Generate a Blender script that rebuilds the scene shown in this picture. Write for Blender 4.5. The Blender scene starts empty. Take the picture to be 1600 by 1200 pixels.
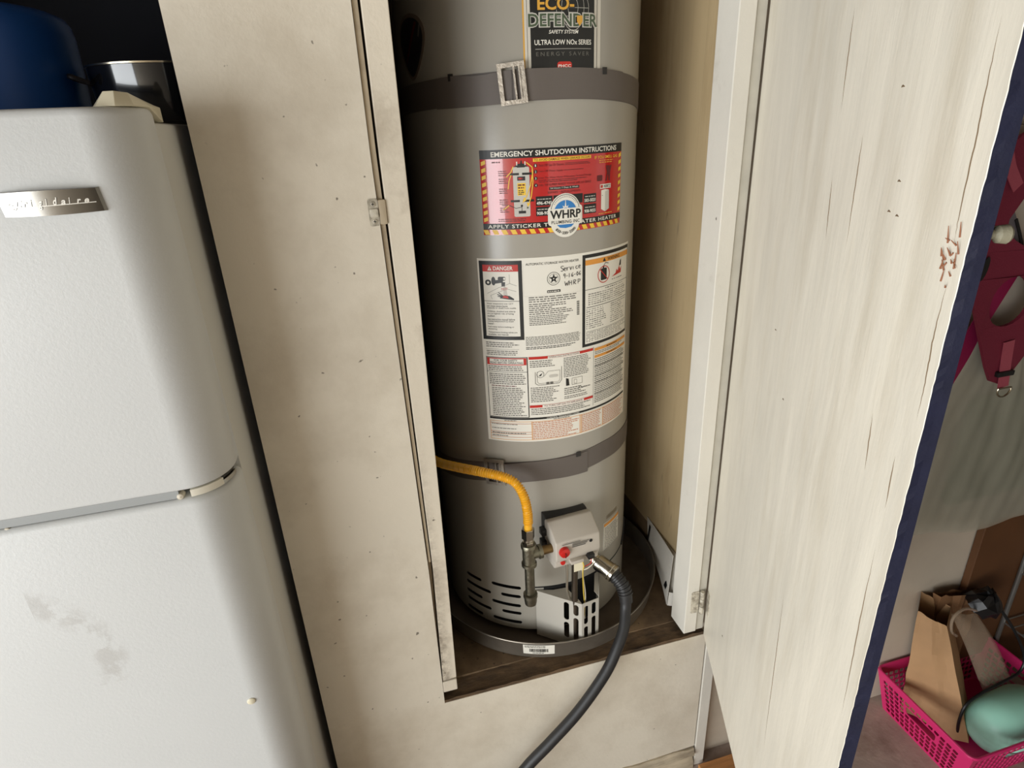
import bpy, bmesh, math, random
from mathutils import Vector, Matrix
random.seed(7)
R = math.radians
sc = bpy.context.scene
COL = sc.collection

# ------------------------------------------------------------------ camera
cam_d = bpy.data.cameras.new('camera')
cam = bpy.data.objects.new('camera', cam_d); COL.objects.link(cam)
rt = Vector((0.96295481, -0.26610882, -0.04363643))
up = Vector((0.14341853, 0.36835712, 0.91855547))
fw = Vector((0.22836192, 0.89078568, -0.3928762))
M = Matrix((rt, up, -fw)).transposed().to_4x4()
M.translation = Vector((0.0, -1.0458, 1.2424))
cam.matrix_world = M
cam_d.sensor_width = 36.0
cam_d.lens = 946.916 / 1600 * 36.0
cam_d.clip_start = 0.02
sc.camera = cam

# ------------------------------------------------------------------ world, daylight
w = bpy.data.worlds.new('sky'); sc.world = w; w.use_nodes = True
bgn = w.node_tree.nodes['Background']
bgn.inputs[0].default_value = (0.86, 0.93, 1.0, 1)
bgn.inputs[1].default_value = 1.2
ld = bpy.data.lights.new('garage_opening_daylight', 'AREA')
ld.shape = 'RECTANGLE'; ld.size = 4.2; ld.size_y = 2.1
ld.energy = 245; ld.color = (0.955, 0.985, 1.0)
lo = bpy.data.objects.new('garage_opening_daylight', ld); COL.objects.link(lo)
lo.location = (-3.15, -2.95, 0.55)
lo.rotation_euler = (Vector((1, 0.0, 0.0))).to_track_quat('-Z', 'Y').to_euler()
sc.view_settings.view_transform = 'Standard'
sc.view_settings.look = 'None'
sc.view_settings.exposure = 0.0
sc.view_settings.gamma = 1.0
sc.view_settings.use_curve_mapping = False

# ------------------------------------------------------------------ helpers
def lin(c):
    return tuple(((v / 255.0) / 12.92 if v / 255.0 <= 0.04045 else ((v / 255.0 + 0.055) / 1.055) ** 2.4) for v in c)
MATS = {}
def mat(name, rgb, rough=0.5, metal=0.0, spec=0.5, bump=0.0, bscale=60.0, var=0.0, vscale=6.0, dirt=None, dirt_rgb=(90, 75, 55),
        stretch=(1, 1, 1), coat=0.0, alpha=1.0, trans=0.0, specks=None, cracks=None, detail=6.0, thr=0.55):
    if name in MATS: return MATS[name]
    m = bpy.data.materials.new(name); m.use_nodes = True
    nt = m.node_tree; b = nt.nodes['Principled BSDF']
    b.inputs['Roughness'].default_value = rough
    b.inputs['Metallic'].default_value = metal
    b.inputs['Specular IOR Level'].default_value = spec
    b.inputs['Coat Weight'].default_value = coat
    b.inputs['Alpha'].default_value = alpha
    b.inputs['Transmission Weight'].default_value = trans
    base = lin(rgb)
    b.inputs['Base Color'].default_value = (*base, 1)
    if var or bump or dirt or specks or cracks:
        tc = nt.nodes.new('ShaderNodeTexCoord')
        mp = nt.nodes.new('ShaderNodeMapping'); mp.inputs['Scale'].default_value = stretch
        nt.links.new(tc.outputs['Object'], mp.inputs[0])
        def noise(scale, det=6.0, rgh=0.55, vec=None):
            n = nt.nodes.new('ShaderNodeTexNoise'); n.inputs['Scale'].default_value = scale
            n.inputs['Detail'].default_value = det; n.inputs['Roughness'].default_value = rgh
            nt.links.new(vec or mp.outputs[0], n.inputs['Vector']); return n
        def ramp(src, p0, p1, c0, c1):
            r = nt.nodes.new('ShaderNodeValToRGB'); r.color_ramp.elements[0].position = p0; r.color_ramp.elements[1].position = p1
            r.color_ramp.elements[0].color = (*c0, 1); r.color_ramp.elements[1].color = (*c1, 1)
            nt.links.new(src, r.inputs[0]); return r
        def mix(fac, a, c):
            x = nt.nodes.new('ShaderNodeMix'); x.data_type = 'RGBA'
            if isinstance(fac, float): x.inputs[0].default_value = fac
            else: nt.links.new(fac, x.inputs[0])
            for s, i in ((a, 6), (c, 7)):
                if isinstance(s, tuple): x.inputs[i].default_value = (*s, 1)
                else: nt.links.new(s, x.inputs[i])
            return x.outputs[2]
        col = base
        if var:
            n = noise(vscale, detail)
            lo_ = tuple(v * (1 - var) for v in base); hi_ = tuple(min(1, v * (1 + var)) for v in base)
            col = ramp(n.outputs[0], 0.3, 0.7, lo_, hi_).outputs[0]
        if dirt:
            n = noise(dirt[0], 8, 0.65)
            r = ramp(n.outputs[0], thr, min(1, thr + 0.22), (0, 0, 0), (dirt[1],) * 3)
            col = mix(r.outputs[0], col, lin(dirt_rgb))
        if specks:
            n = noise(specks[0], 2, 0.5, tc.outputs['Object'])
            r = ramp(n.outputs[0], specks[1], specks[1] + 0.03, (0, 0, 0), (0.75,) * 3)
            col = mix(r.outputs[0], col, lin((70, 58, 45)))
        if cracks:
            mp2 = nt.nodes.new('ShaderNodeMapping'); mp2.inputs['Scale'].default_value = cracks[0]
            nt.links.new(tc.outputs['Object'], mp2.inputs[0])
            n = noise(cracks[1], 2.0, 0.4, mp2.outputs[0])
            a = nt.nodes.new('ShaderNodeMath'); a.operation = 'SUBTRACT'; a.inputs[1].default_value = 0.5
            nt.links.new(n.outputs[0], a.inputs[0])
            a2 = nt.nodes.new('ShaderNodeMath'); a2.operation = 'ABSOLUTE'; nt.links.new(a.outputs[0], a2.inputs[0])
            r = ramp(a2.outputs[0], cracks[2] * 0.4, cracks[2], (cracks[3],) * 3, (0, 0, 0))
            col = mix(r.outputs[0], col, lin((110, 96, 76)))
        if not isinstance(col, tuple): nt.links.new(col, b.inputs['Base Color'])
        if bump:
            n = noise(bscale, 5, 0.6)
            bp = nt.nodes.new('ShaderNodeBump'); bp.inputs['Strength'].default_value = bump; bp.inputs['Distance'].default_value = 0.002
            nt.links.new(n.outputs[0], bp.inputs['Height']); nt.links.new(bp.outputs[0], b.inputs['Normal'])
    MATS[name] = m
    return m

BASE = {}
def link(o, parent=None):
    COL.objects.link(o)
    if parent is not None:
        o.parent = parent; BASE[o.name] = BASE[parent.name]
def tag(o, label=None, cat=None, group=None, kind=None):
    if label: o['label'] = label
    if cat: o['category'] = cat
    if group: o['group'] = group
    if kind: o['kind'] = kind
    return o
def thing(name, base, label, cat, group=None, kind=None):
    o = bpy.data.objects.new(name, None); o.empty_display_size = 0.05
    o.location = base; COL.objects.link(o); BASE[o.name] = Vector(base)
    return tag(o, label, cat, group, kind)
def finish(name, me, mats, parent=None, base=None, smooth=True, angle=35):
    """me holds world coordinates; origin goes to the thing's base"""
    b = BASE[parent.name] if parent is not None else Vector(base or (0, 0, 0))
    me.transform(Matrix.Translation(-b))
    for m in (mats if isinstance(mats, (list, tuple)) else [mats]): me.materials.append(m)
    if smooth:
        for p in me.polygons: p.use_smooth = True
        me.set_sharp_from_angle(angle=R(angle))
    o = bpy.data.objects.new(name, me)
    if parent is not None: link(o, parent)
    else:
        o.location = b; COL.objects.link(o); BASE[o.name] = b
    return o
class MB:
    def __init__(s): s.v = []; s.f = []; s.m = []
    def add(s, vs, fs, mi=0, xf=None):
        k = len(s.v)
        s.v += [tuple(xf(Vector(v))) if xf else tuple(v) for v in vs]
        for f in fs: s.f.append(tuple(i + k for i in f)); s.m.append(mi)
        return s
    def box(s, x0, x1, y0, y1, z0, z1, mi=0, xf=None):
        vs = [(x, y, z) for x in (x0, x1) for y in (y0, y1) for z in (z0, z1)]
        return s.add(vs, [(0, 1, 3, 2), (4, 6, 7, 5), (0, 4, 5, 1), (2, 3, 7, 6), (0, 2, 6, 4), (1, 5, 7, 3)], mi, xf)
    def prism(s, poly, a0, a1, plane='xz', mi=0, xf=None):
        def P(p, a):
            return {'xz': (p[0], a, p[1]), 'xy': (p[0], p[1], a), 'yz': (a, p[0], p[1])}[plane]
        n = len(poly); vs = [P(p, a0) for p in poly] + [P(p, a1) for p in poly]
        fs = [tuple(range(n)), tuple(range(2 * n - 1, n - 1, -1))] + [(i, n + i, n + (i + 1) % n, (i + 1) % n) for i in range(n)]
        return s.add(vs, fs, mi, xf)
    def lathe(s, prof, c=(0, 0, 0), axis=(0, 0, 1), seg=32, mi=0, caps=True):
        ax = Vector(axis).normalized(); t = ax.orthogonal().normalized()
        if abs(ax.z) > 0.99: t = Vector((1, 0, 0))
        bt = ax.cross(t); c = Vector(c); vs = []; fs = []; n = len(prof)
        for r, h in prof:
            for i in range(seg):
                a = 2 * math.pi * i / seg; vs.append(c + ax * h + (t * math.cos(a) + bt * math.sin(a)) * r)
        for j in range(n - 1):
            for i in range(seg):
                k = (i + 1) % seg; fs.append((j * seg + i, j * seg + k, (j + 1) * seg + k, (j + 1) * seg + i))
        if caps:
            fs.append(tuple(range(seg - 1, -1, -1))); fs.append(tuple(range((n - 1) * seg, n * seg)))
        return s.add(vs, fs, mi)
    def tube(s, pts, rad, seg=10, mi=0, caps=True, closed=False):
        pts = [Vector(p) for p in pts]; n = len(pts); vs = []; fs = []
        rr = rad if isinstance(rad, (list, tuple)) else [rad] * n
        prev = None
        for i, p in enumerate(pts):
            if closed: d = pts[(i + 1) % n] - pts[i - 1]
            else: d = pts[min(i + 1, n - 1)] - pts[max(i - 1, 0)]
            d.normalize()
            t = d.orthogonal().normalized() if prev is None else (prev - d * prev.dot(d)).normalized()
            prev = t; bt = d.cross(t)
            for k in range(seg):
                a = 2 * math.pi * k / seg; vs.append(p + (t * math.cos(a) + bt * math.sin(a)) * rr[i])
        for j in range(n if closed else n - 1):
            for k in range(seg):
                l = (k + 1) % seg; q = (j + 1) % n
                fs.append((j * seg + k, j * seg + l, q * seg + l, q * seg + k))
        if caps and not closed:
            fs.append(tuple(range(seg - 1, -1, -1))); fs.append(tuple(range((n - 1) * seg, n * seg)))
        return s.add(vs, fs, mi)
    def mesh(s, name='m', recalc=True):
        me = bpy.data.meshes.new(name); me.from_pydata(s.v, [], s.f)
        me.polygons.foreach_set('material_index', s.m)
        if recalc:
            bm = bmesh.new(); bm.from_mesh(me); bmesh.ops.recalc_face_normals(bm, faces=bm.faces[:]); bm.to_mesh(me); bm.free()
        me.update(); return me
    def build(s, name, mats, parent=None, base=None, smooth=True, angle=35, bevel=0.0, bseg=2):
        me = s.mesh(name)
        if bevel:
            bm = bmesh.new(); bm.from_mesh(me)
            es = [e for e in bm.edges if len(e.link_faces) == 2 and e.calc_face_angle(0) > R(30)]
            bmesh.ops.bevel(bm, geom=es, offset=bevel, segments=bseg, profile=0.5, affect='EDGES', clamp_overlap=True)
            bm.to_mesh(me); bm.free()
        return finish(name, me, mats, parent, base, smooth, angle)
def spline(pts, n=8):
    """Catmull-Rom through pts"""
    P = [Vector(p) for p in pts]; P = [P[0] * 2 - P[1]] + P + [P[-1] * 2 - P[-2]]; out = []
    for i in range(1, len(P) - 2):
        for k in range(n):
            t = k / n; a, b, c, d = P[i - 1:i + 3]
            out.append(0.5 * ((2 * b) + (c - a) * t + (2 * a - 5 * b + 4 * c - d) * t * t + (3 * b - a - 3 * c + d) * t ** 3))
    out.append(P[-2].copy()); return out
def rrect(x0, z0, x1, z1, r, n=4):
    o = []
    for cx, cz, a0 in ((x1 - r, z1 - r, 0), (x0 + r, z1 - r, 90), (x0 + r, z0 + r, 180), (x1 - r, z0 + r, 270)):
        for k in range(n + 1):
            a = R(a0 + 90 * k / n); o.append((cx + r * math.cos(a), cz + r * math.sin(a)))
    return o
def circ(cx, cz, r, n=24, rz=None): return [(cx + r * math.cos(2 * math.pi * i / n), cz + (rz or r) * math.sin(2 * math.pi * i / n)) for i in range(n)]
def sheet2d(loops, th):
    """flat sheet with holes (even-odd fill), thickness th: mesh in x,y with z in -th/2..th/2"""
    cu = bpy.data.curves.new('tmp', 'CURVE'); cu.dimensions = '2D'; cu.fill_mode = 'BOTH'; cu.extrude = th / 2
    for lp in loops:
        sp = cu.splines.new('POLY'); sp.points.add(len(lp) - 1)
        for i, p in enumerate(lp): sp.points[i].co = (p[0], p[1], 0, 1)
        sp.use_cyclic_u = True
    o = bpy.data.objects.new('tmp', cu); me = o.to_mesh().copy(); o.to_mesh_clear()
    bpy.data.objects.remove(o); bpy.data.curves.remove(cu)
    return me
def text2d(s, bold=0.0, shear=0.0, spacing=1.0):
    cu = bpy.data.curves.new('tmp', 'FONT'); cu.body = s; cu.size = 1; cu.resolution_u = 3; cu.offset = bold; cu.shear = shear; cu.space_character = spacing
    o = bpy.data.objects.new('tmp', cu); me = o.to_mesh()
    vs = [tuple(v.co) for v in me.vertices]; fs = [tuple(p.vertices) for p in me.polygons]
    o.to_mesh_clear(); bpy.data.objects.remove(o); bpy.data.curves.remove(cu)
    return vs, fs
class Print:
    """flat print collected in (u, v) metres on a surface; fn(u, v, lift) gives the 3-D point"""
    def __init__(s, fn, step=0.008): s.fn = fn; s.step = step; s.g = {}
    def put(s, uv, fs, mi, lift):
        b = s.g.setdefault(mi, MB()); b.add([s.fn(u, v, lift) for u, v in uv], fs)
    def rect(s, u0, v0, u1, v1, m, L=1):
        n = max(1, int(abs(u1 - u0) / s.step) + 1); uv = []; fs = []
        for i in range(n + 1):
            u = u0 + (u1 - u0) * i / n; uv += [(u, v0), (u, v1)]
        for i in range(n): fs.append((2 * i, 2 * i + 2, 2 * i + 3, 2 * i + 1))
        s.put(uv, fs, m, L)
    def frame(s, u0, v0, u1, v1, t, m, L=1):
        s.rect(u0, v0, u1, v0 + t, m, L); s.rect(u0, v1 - t, u1, v1, m, L); s.rect(u0, v0 + t, u0 + t, v1 - t, m, L); s.rect(u1 - t, v0 + t, u1, v1 - t, m, L)
    def poly(s, pts, m, L=2):
        u0, u1 = min(p[0] for p in pts), max(p[0] for p in pts); n = max(1, int((u1 - u0) / s.step) + 1)
        if n == 1: s.put(pts, [tuple(range(len(pts)))], m, L); return
        def clip(P_, c, keep_less):
            o = []
            for a, b in zip(P_, P_[1:] + P_[:1]):
                ia, ib = (a[0] <= c) == keep_less, (b[0] <= c) == keep_less
                if ia: o.append(a)
                if ia != ib and abs(b[0] - a[0]) > 1e-12: t = (c - a[0]) / (b[0] - a[0]); o.append((c, a[1] + (b[1] - a[1]) * t))
            return o
        for i in range(n):
            q = clip(list(pts), u0 + (u1 - u0) * i / n, False) if i else list(pts)
            if len(q) > 2 and i < n - 1: q = clip(q, u0 + (u1 - u0) * (i + 1) / n, True)
            if len(q) > 2: s.put(q, [tuple(range(len(q)))], m, L)
    def ring(s, cu, cv, r0, r1, m, L=2, n=32, rv=1.0):
        if r0 == 0: s.poly(circ(cu, cv, r1, n, r1 * rv), m, L); return
        uv = circ(cu, cv, r0, n, r0 * rv) + circ(cu, cv, r1, n, r1 * rv)
        s.put(uv, [(i, (i + 1) % n, n + (i + 1) % n, n + i) for i in range(n)], m, L)
    def line(s, pts, wd, m, L=2):
        for (a, b), (c, d) in zip(pts[:-1], pts[1:]):
            l = math.hypot(c - a, d - b) or 1e-6; nx, ny = -(d - b) / l * wd / 2, (c - a) / l * wd / 2
            s.poly([(a - nx, b - ny), (c - nx, d - ny), (c + nx, d + ny), (a + nx, b + ny)], m, L)
    def text(s, t, u0, v0, u1, v1, m, L=3, bold=0.0, shear=0.0, spacing=1.0, rot=0.0):
        vs, fs = text2d(t, bold, shear, spacing)
        xs = [v[0] for v in vs]; ys = [v[1] for v in vs]; a, b, c, d = min(xs), max(xs), min(ys), max(ys)
        cu, cv = (u0 + u1) / 2, (v0 + v1) / 2; uv = []
        for v in vs:
            x = u0 + (v[0] - a) / (b - a) * (u1 - u0); y = v0 + (v[1] - c) / (d - c) * (v1 - v0)
            if rot: x, y = cu + (x - cu) * math.cos(rot) - (y - cv) * math.sin(rot), cv + (x - cu) * math.sin(rot) + (y - cv) * math.cos(rot)
            uv.append((x, y))
        s.put(uv, fs, m, L)
    def micro(s, u0, v0, u1, v1, n, m, L=2, fill=0.45, ragged=0.25, word=0.006):
        p = (v1 - v0) / n
        for i in range(n):
            y = v1 - (i + 0.5) * p; x = u0; end = u1 - random.random() * ragged * (u1 - u0)
            while x < end:
                l = min(word * (0.4 + random.random()), end - x)
                s.rect(x, y - p * fill / 2, x + l, y + p * fill / 2, m, L); x += l + word * 0.22
    def build(s, names, mats, parent):
        for k, b in s.g.items():
            me = b.mesh('print', recalc=False); tag(finish(names[k], me, mats[k], parent, smooth=False), kind='stuff')

# ------------------------------------------------------------------ materials
paint = mat('cream_wall_paint', (220, 211, 193), 0.5, var=0.05, vscale=3, dirt=(2.6, 0.38), dirt_rgb=(150, 132, 104), thr=0.46, bump=0.25, bscale=90, specks=(58, 0.722))
paint2 = mat('white_trim_paint', (212, 207, 195), 0.45, var=0.05, vscale=5, dirt=(9, 0.35), dirt_rgb=(120, 105, 82), thr=0.6, bump=0.25, bscale=70, specks=(45, 0.74))
paint3 = mat('grimy_cream_paint', (219, 209, 190), 0.5, var=0.05, vscale=6, dirt=(7, 0.55), dirt_rgb=(120, 98, 70), thr=0.53, bump=0.4, bscale=80, specks=(50, 0.72))
strip_m = mat('bare_tan_strip', (176, 160, 134), 0.6, var=0.12, vscale=14, dirt=(8, 0.6), dirt_rgb=(78, 58, 38), thr=0.55)
doorpaint = mat('painted_wood_door', (222, 215, 199), 0.42, var=0.07, vscale=5, dirt=(3.0, 0.45), dirt_rgb=(188, 176, 152), thr=0.50, stretch=(5, 5, 0.8), bump=0.35, bscale=14)
navy = mat('navy_paint', (27, 30, 52), 0.5, var=0.2, vscale=20, dirt=(26, 0.35), dirt_rgb=(18, 20, 34), bump=0.4, bscale=60)
plyint = mat('bare_plywood', (184, 162, 124), 0.6, var=0.10, vscale=3, stretch=(3, 3, 0.6), dirt=(4, 0.45), dirt_rgb=(140, 112, 74), thr=0.52, bump=0.2, bscale=30, cracks=((14, 14, 0.4), 1.4, 0.004, 0.4))
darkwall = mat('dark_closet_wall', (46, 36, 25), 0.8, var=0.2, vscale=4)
alcove_m = mat('alcove_unlit_dark', (20, 22, 30), 0.9, var=0.2, vscale=4)  # near-black colour stands in for the unlit space above the refrigerator
platform_m = mat('dirty_plywood', (122, 100, 74), 0.8, var=0.3, vscale=9, dirt=(5, 0.8), dirt_rgb=(62, 48, 34), thr=0.42, bump=0.6, bscale=40, specks=(70, 0.68))
sill_m = mat('splintered_edge', (92, 72, 50), 0.9, var=0.45, vscale=22, dirt=(14, 0.8), dirt_rgb=(40, 30, 20), thr=0.5, bump=1.0, bscale=60, stretch=(0.7, 2, 3))
rot_m = mat('weathered_baseboard', (178, 164, 140), 0.8, var=0.3, vscale=10, dirt=(6, 0.9), dirt_rgb=(80, 64, 46), thr=0.42, bump=1.0, bscale=30, stretch=(0.5, 3, 3))
concrete = mat('stained_concrete', (168, 152, 140), 0.8, var=0.25, vscale=7, dirt=(6, 0.7), dirt_rgb=(104, 82, 68), thr=0.48, bump=0.5, bscale=50)
greywall = mat('grey_beige_wall', (196, 184, 166), 0.65, var=0.06, vscale=5, bump=0.15, bscale=60, dirt=(4, 0.3), dirt_rgb=(150, 135, 115))
ceil_m = mat('bare_rafters_ceiling', (92, 78, 62), 0.9)
garage_m = mat('cluttered_garage_wall', (104, 97, 88), 0.9, var=0.3, vscale=3)
pine = mat('pine_plank', (190, 132, 78), 0.5, var=0.25, vscale=8, stretch=(0.6, 8, 8), bump=0.4, bscale=30)

# ------------------------------------------------------------------ structure
FZ = -0.53; CZ = 2.05
def struct(name, mb, m, label, cat, smooth=False, bevel=0.0, base=(0, 0, 0)):
    return tag(mb.build(name, m, None, base, smooth=smooth, bevel=bevel), label, cat, kind='structure')
struct('floor', MB().box(-3.2, 3.6, -5.2, 1.2, FZ - 0.1, FZ), concrete, 'stained concrete garage floor under the pink basket', 'floor')
struct('ceiling', MB().box(-3.2, 3.6, -5.2, 1.2, CZ, CZ + 0.1), ceil_m, 'dark garage ceiling above the closet', 'ceiling')
# front sheet: L shape, runs down the left of the opening and below the platform
outl = [(-0.1985, FZ + 0.01), (-0.1985, CZ), (0.0555, CZ), (0.0550, 1.21), (0.0665, 0.37), (0.0665, -0.013), (0.7640, -0.013), (0.7640, FZ + 0.085), (0.2, FZ + 0.075), (0.2, FZ + 0.01)]
struct('wall_front', MB().prism(outl, 0.0, 0.016, 'xz'), paint, 'cream painted plywood front of the heater closet', 'wall')
struct('wall_left', MB().box(-3.2, -1.05, 0.0, 0.1, FZ, CZ), greywall, 'beige wall left of the refrigerator alcove', 'wall')
struct('wall_right', MB().box(0.80, 3.6, 0.03, 0.12, FZ, CZ), greywall, 'grey beige wall behind the open closet door', 'wall')
struct('wall_garage_right', MB().box(3.5, 3.6, -5.2, 0.03, FZ, CZ), garage_m, 'dim side wall of the garage', 'wall')
struct('wall_garage_back', MB().box(-3.2, 3.6, -5.3, -5.2, FZ, CZ), greywall, 'pale wall at the far end of the garage', 'wall')
# alcove
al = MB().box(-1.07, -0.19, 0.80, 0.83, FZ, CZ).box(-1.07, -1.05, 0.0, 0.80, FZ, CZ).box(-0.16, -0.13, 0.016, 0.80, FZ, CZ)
struct('wall_alcove', al, alcove_m, 'alcove wall behind the refrigerator, coloured dark to look unlit', 'wall')
# closet inside
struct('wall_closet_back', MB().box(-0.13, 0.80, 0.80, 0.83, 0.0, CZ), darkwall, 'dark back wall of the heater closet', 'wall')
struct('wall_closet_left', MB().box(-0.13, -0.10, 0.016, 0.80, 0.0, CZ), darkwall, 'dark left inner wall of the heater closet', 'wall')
wr = MB().box(0.765, 0.778, 0.05, 0.80, 0.105, CZ)
struct('wall_closet_right', wr, plyint, 'bare tan plywood right inner wall of the heater closet', 'wall')
struct('baseboard_closet', MB().box(0.767, 0.80, 0.05, 0.80, 0.0, 0.103), mat('dusty_stud', (120, 98, 70), 0.8, var=0.3, vscale=9, dirt=(6, 0.6), dirt_rgb=(70, 54, 38)), 'dusty stud plate below the tan closet plywood', 'baseboard')
struct('floor_closet', MB().box(-0.10, 0.80, 0.055, 0.80, -0.02, 0.0), platform_m, 'dirty plywood platform under the drain pan', 'floor')
# front sill with rough edge
b = MB(); n = 40; vs = []; fs = []
for i in range(n + 1):
    x = 0.06 + 0.70 * i / n; j = lambda s: (random.random() - 0.5) * s
    vs += [(x, 0.056 + j(0.004), -0.004 + j(0.003)), (x, 0.035 + j(0.006), -0.009 + j(0.004)), (x, 0.012 + j(0.006), -0.009 + j(0.005)), (x, 0.0025 + j(0.003), -0.0055 + j(0.003)), (x, 0.001, -0.0128), (x, 0.054, -0.0128)]
for i in range(n):
    for k in range(6): fs.append((6 * i + k, 6 * i + (k + 1) % 6, 6 * i + 6 + (k + 1) % 6, 6 * i + 6 + k))
b.add(vs, fs); struct('trim_1', b, sill_m, 'splintered dark wooden sill at the front of the platform', 'sill', smooth=True)
# left jamb: tan strip, dark gap, cream board, small block, unseen stud added behind to block light
struct('trim_2', MB().prism([(0.04, 0.012), (0.0655, 0.012), (0.0740, 0.37), (0.0648, 1.21), (0.0650, CZ), (0.04, CZ)], 0.017, 0.030, 'xz').prism([(0.0568, CZ), (0.0648, CZ), (0.0645, 1.21), (0.0735, 0.40), (0.0690, 0.40), (0.0558, 1.21)], 0.004, 0.017, 'xz'), strip_m, 'thin tan strip beside the cream jamb board', 'trim')
def grimy():
    m = paint3.copy(); m.name = 'grime_on_jamb'; nt = m.node_tree; b = nt.nodes['Principled BSDF']; old = b.inputs['Base Color'].links[0].from_socket
    tc = nt.nodes.new('ShaderNodeTexCoord'); sep = nt.nodes.new('ShaderNodeSeparateXYZ'); nt.links.new(tc.outputs['Object'], sep.inputs[0])
    def mr(src, a, c):
        x = nt.nodes.new('ShaderNodeMapRange'); x.inputs[1].default_value = a; x.inputs[2].default_value = c; x.inputs[3].default_value = 1; x.inputs[4].default_value = 0; nt.links.new(src, x.inputs[0]); return x.outputs[0]
    def mul(a, c):
        x = nt.nodes.new('ShaderNodeMath'); x.operation = 'MULTIPLY'; nt.links.new(a, x.inputs[0]); nt.links.new(c, x.inputs[1]); return x.outputs[0]
    n = nt.nodes.new('ShaderNodeTexNoise'); n.inputs['Scale'].default_value = 45; n.inputs['Detail'].default_value = 9; n.inputs['Roughness'].default_value = 0.75; nt.links.new(tc.outputs['Object'], n.inputs[0])
    r = nt.nodes.new('ShaderNodeValToRGB'); r.color_ramp.elements[0].position = 0.38; r.color_ramp.elements[1].position = 0.62; nt.links.new(n.outputs[0], r.inputs[0])
    f = mul(mul(mr(sep.outputs[0], 0.070, 0.096), mr(sep.outputs[2], 0.15, 0.80)), r.outputs[0])
    x = nt.nodes.new('ShaderNodeMix'); x.data_type = 'RGBA'; nt.links.new(f, x.inputs[0]); nt.links.new(old, x.inputs[6]); x.inputs[7].default_value = (*lin((82, 62, 42)), 1); nt.links.new(x.outputs[2], b.inputs['Base Color'])
    return m
jb = [(0.0686, 0.058), (0.1005, 0.062), (0.1046, 0.36), (0.1078, 0.93), (0.1080, 1.26), (0.1095, CZ), (0.0690, CZ), (0.0686, 1.21), (0.0762, 0.37)]
struct('trim_3', MB().prism(jb, -0.001, 0.020, 'xz'), grimy(), 'narrow cream jamb board at the left of the closet opening', 'trim', bevel=0.0012)
struct('trim_4', MB().box(0.067, 0.1005, 0.0, 0.020, 0.021, 0.054), paint3, 'small cream block under the left jamb board', 'trim', bevel=0.002)
struct('jamb_light_block', MB().box(-0.10, 0.1005, 0.030, 0.052, -0.003, CZ), darkwall, 'unseen stud added behind the left jamb to block light', 'trim')
# right post, grey strip, stile below
struct('trim_6', MB().prism([(0.6965, 0.0), (0.6965, 0.066), (0.765, 0.066), (0.765, 0.02), (0.7315, 0.02), (0.7315, 0.0)], 0.006, CZ, 'xy'), paint2, 'white square post at the right of the closet opening', 'trim', bevel=0.0018)
struct('trim_7', MB().box(0.7335, 0.7545, 0.004, 0.019, 0.006, CZ), mat('strip_paint_shaded', (186, 181, 168), 0.5, var=0.08, vscale=20), 'narrow shaded strip between the post and the open door', 'trim', bevel=0.001)  # greyer colour carries the shadow on this strip
struct('trim_8', MB().box(0.7685, 0.7995, -0.002, 0.03, FZ, -0.02), paint2, 'bright white stile below the door hinge', 'trim', bevel=0.0015)
struct('trim_9', MB().box(0.755, 0.80, 0.02, 0.10, -0.02, CZ), greywall, 'framing behind the door hinge', 'trim')
# rotten baseboard under the front sheet
b = MB(); n = 26; vs = []; fs = []
for i in range(n + 1):
    x = 0.2 + 0.562 * i / n; j = lambda s: (random.random() - 0.5) * s
    zt = -0.447 + 0.002 * math.sin(i * 0.9)
    vs += [(x, 0.014, zt), (x, -0.004 + j(0.003), zt + j(0.003)), (x, -0.012 + j(0.006), zt - 0.02 + j(0.008)), (x, -0.003 + j(0.008), zt - 0.036 + j(0.004)), (x, -0.011 + j(0.006), zt - 0.055), (x, -0.010, FZ), (x, 0.014, FZ)]
for i in range(n):
    for k in range(7): fs.append((7 * i + k, 7 * i + (k + 1) % 7, 7 * i + 7 + (k + 1) % 7, 7 * i + 7 + k))
fs += [tuple(range(7)), tuple(range(7 * n, 7 * n + 7))]
b.add(vs, fs); struct('baseboard_front', b, rot_m, 'weathered splitting baseboard under the cream front sheet', 'baseboard', smooth=True)

# ------------------------------------------------------------------ closet door (open)
H0 = Vector((0.7557, 0.0, 0.0)); DD = Vector((-0.36569, -0.93073, 0)); DO = Vector((0.93073, -0.36569, 0))
def dxf(v): return H0 + DD * v.x + DO * v.y + Vector((0, 0, v.z))     # x along the door, y to the outside, z up
door = thing('door_1', tuple(H0), 'open closet door, cream inside with navy edge', 'door', kind='structure')
door['kind'] = 'structure'
DW = 0.7025; DT = 0.0165
b = MB(); n = 280; vs = []; fs = []
for i in range(n + 1):            # worn free edge wavers a little
    z = -0.0108 + (1.95 + 0.0108) * i / n; e = DW + (random.random() - 0.5) * 0.0014 + 0.0004 * math.sin(i * 0.11)
    vs += [(0.001, 0, z), (e - 0.0005, 0, z), (e, 0.0007, z), (DW, DT * 0.5, z), (DW, DT, z), (0.001, DT, z)]
for i in range(n):
    for k in range(6): fs.append((6 * i + k, 6 * i + (k + 1) % 6, 6 * i + 6 + (k + 1) % 6, 6 * i + 6 + k))
fs += [tuple(range(6)), tuple(range(6 * n, 6 * n + 6))]
b.add(vs, fs, 0, dxf)
for i in range(n):
    for k in (2, 3, 4): b.m[6 * i + k] = 1
b.build('leaf', [doorpaint, navy], door, smooth=False)
crack_m = mat('open_crack', (112, 92, 68), 0.9)
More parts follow.
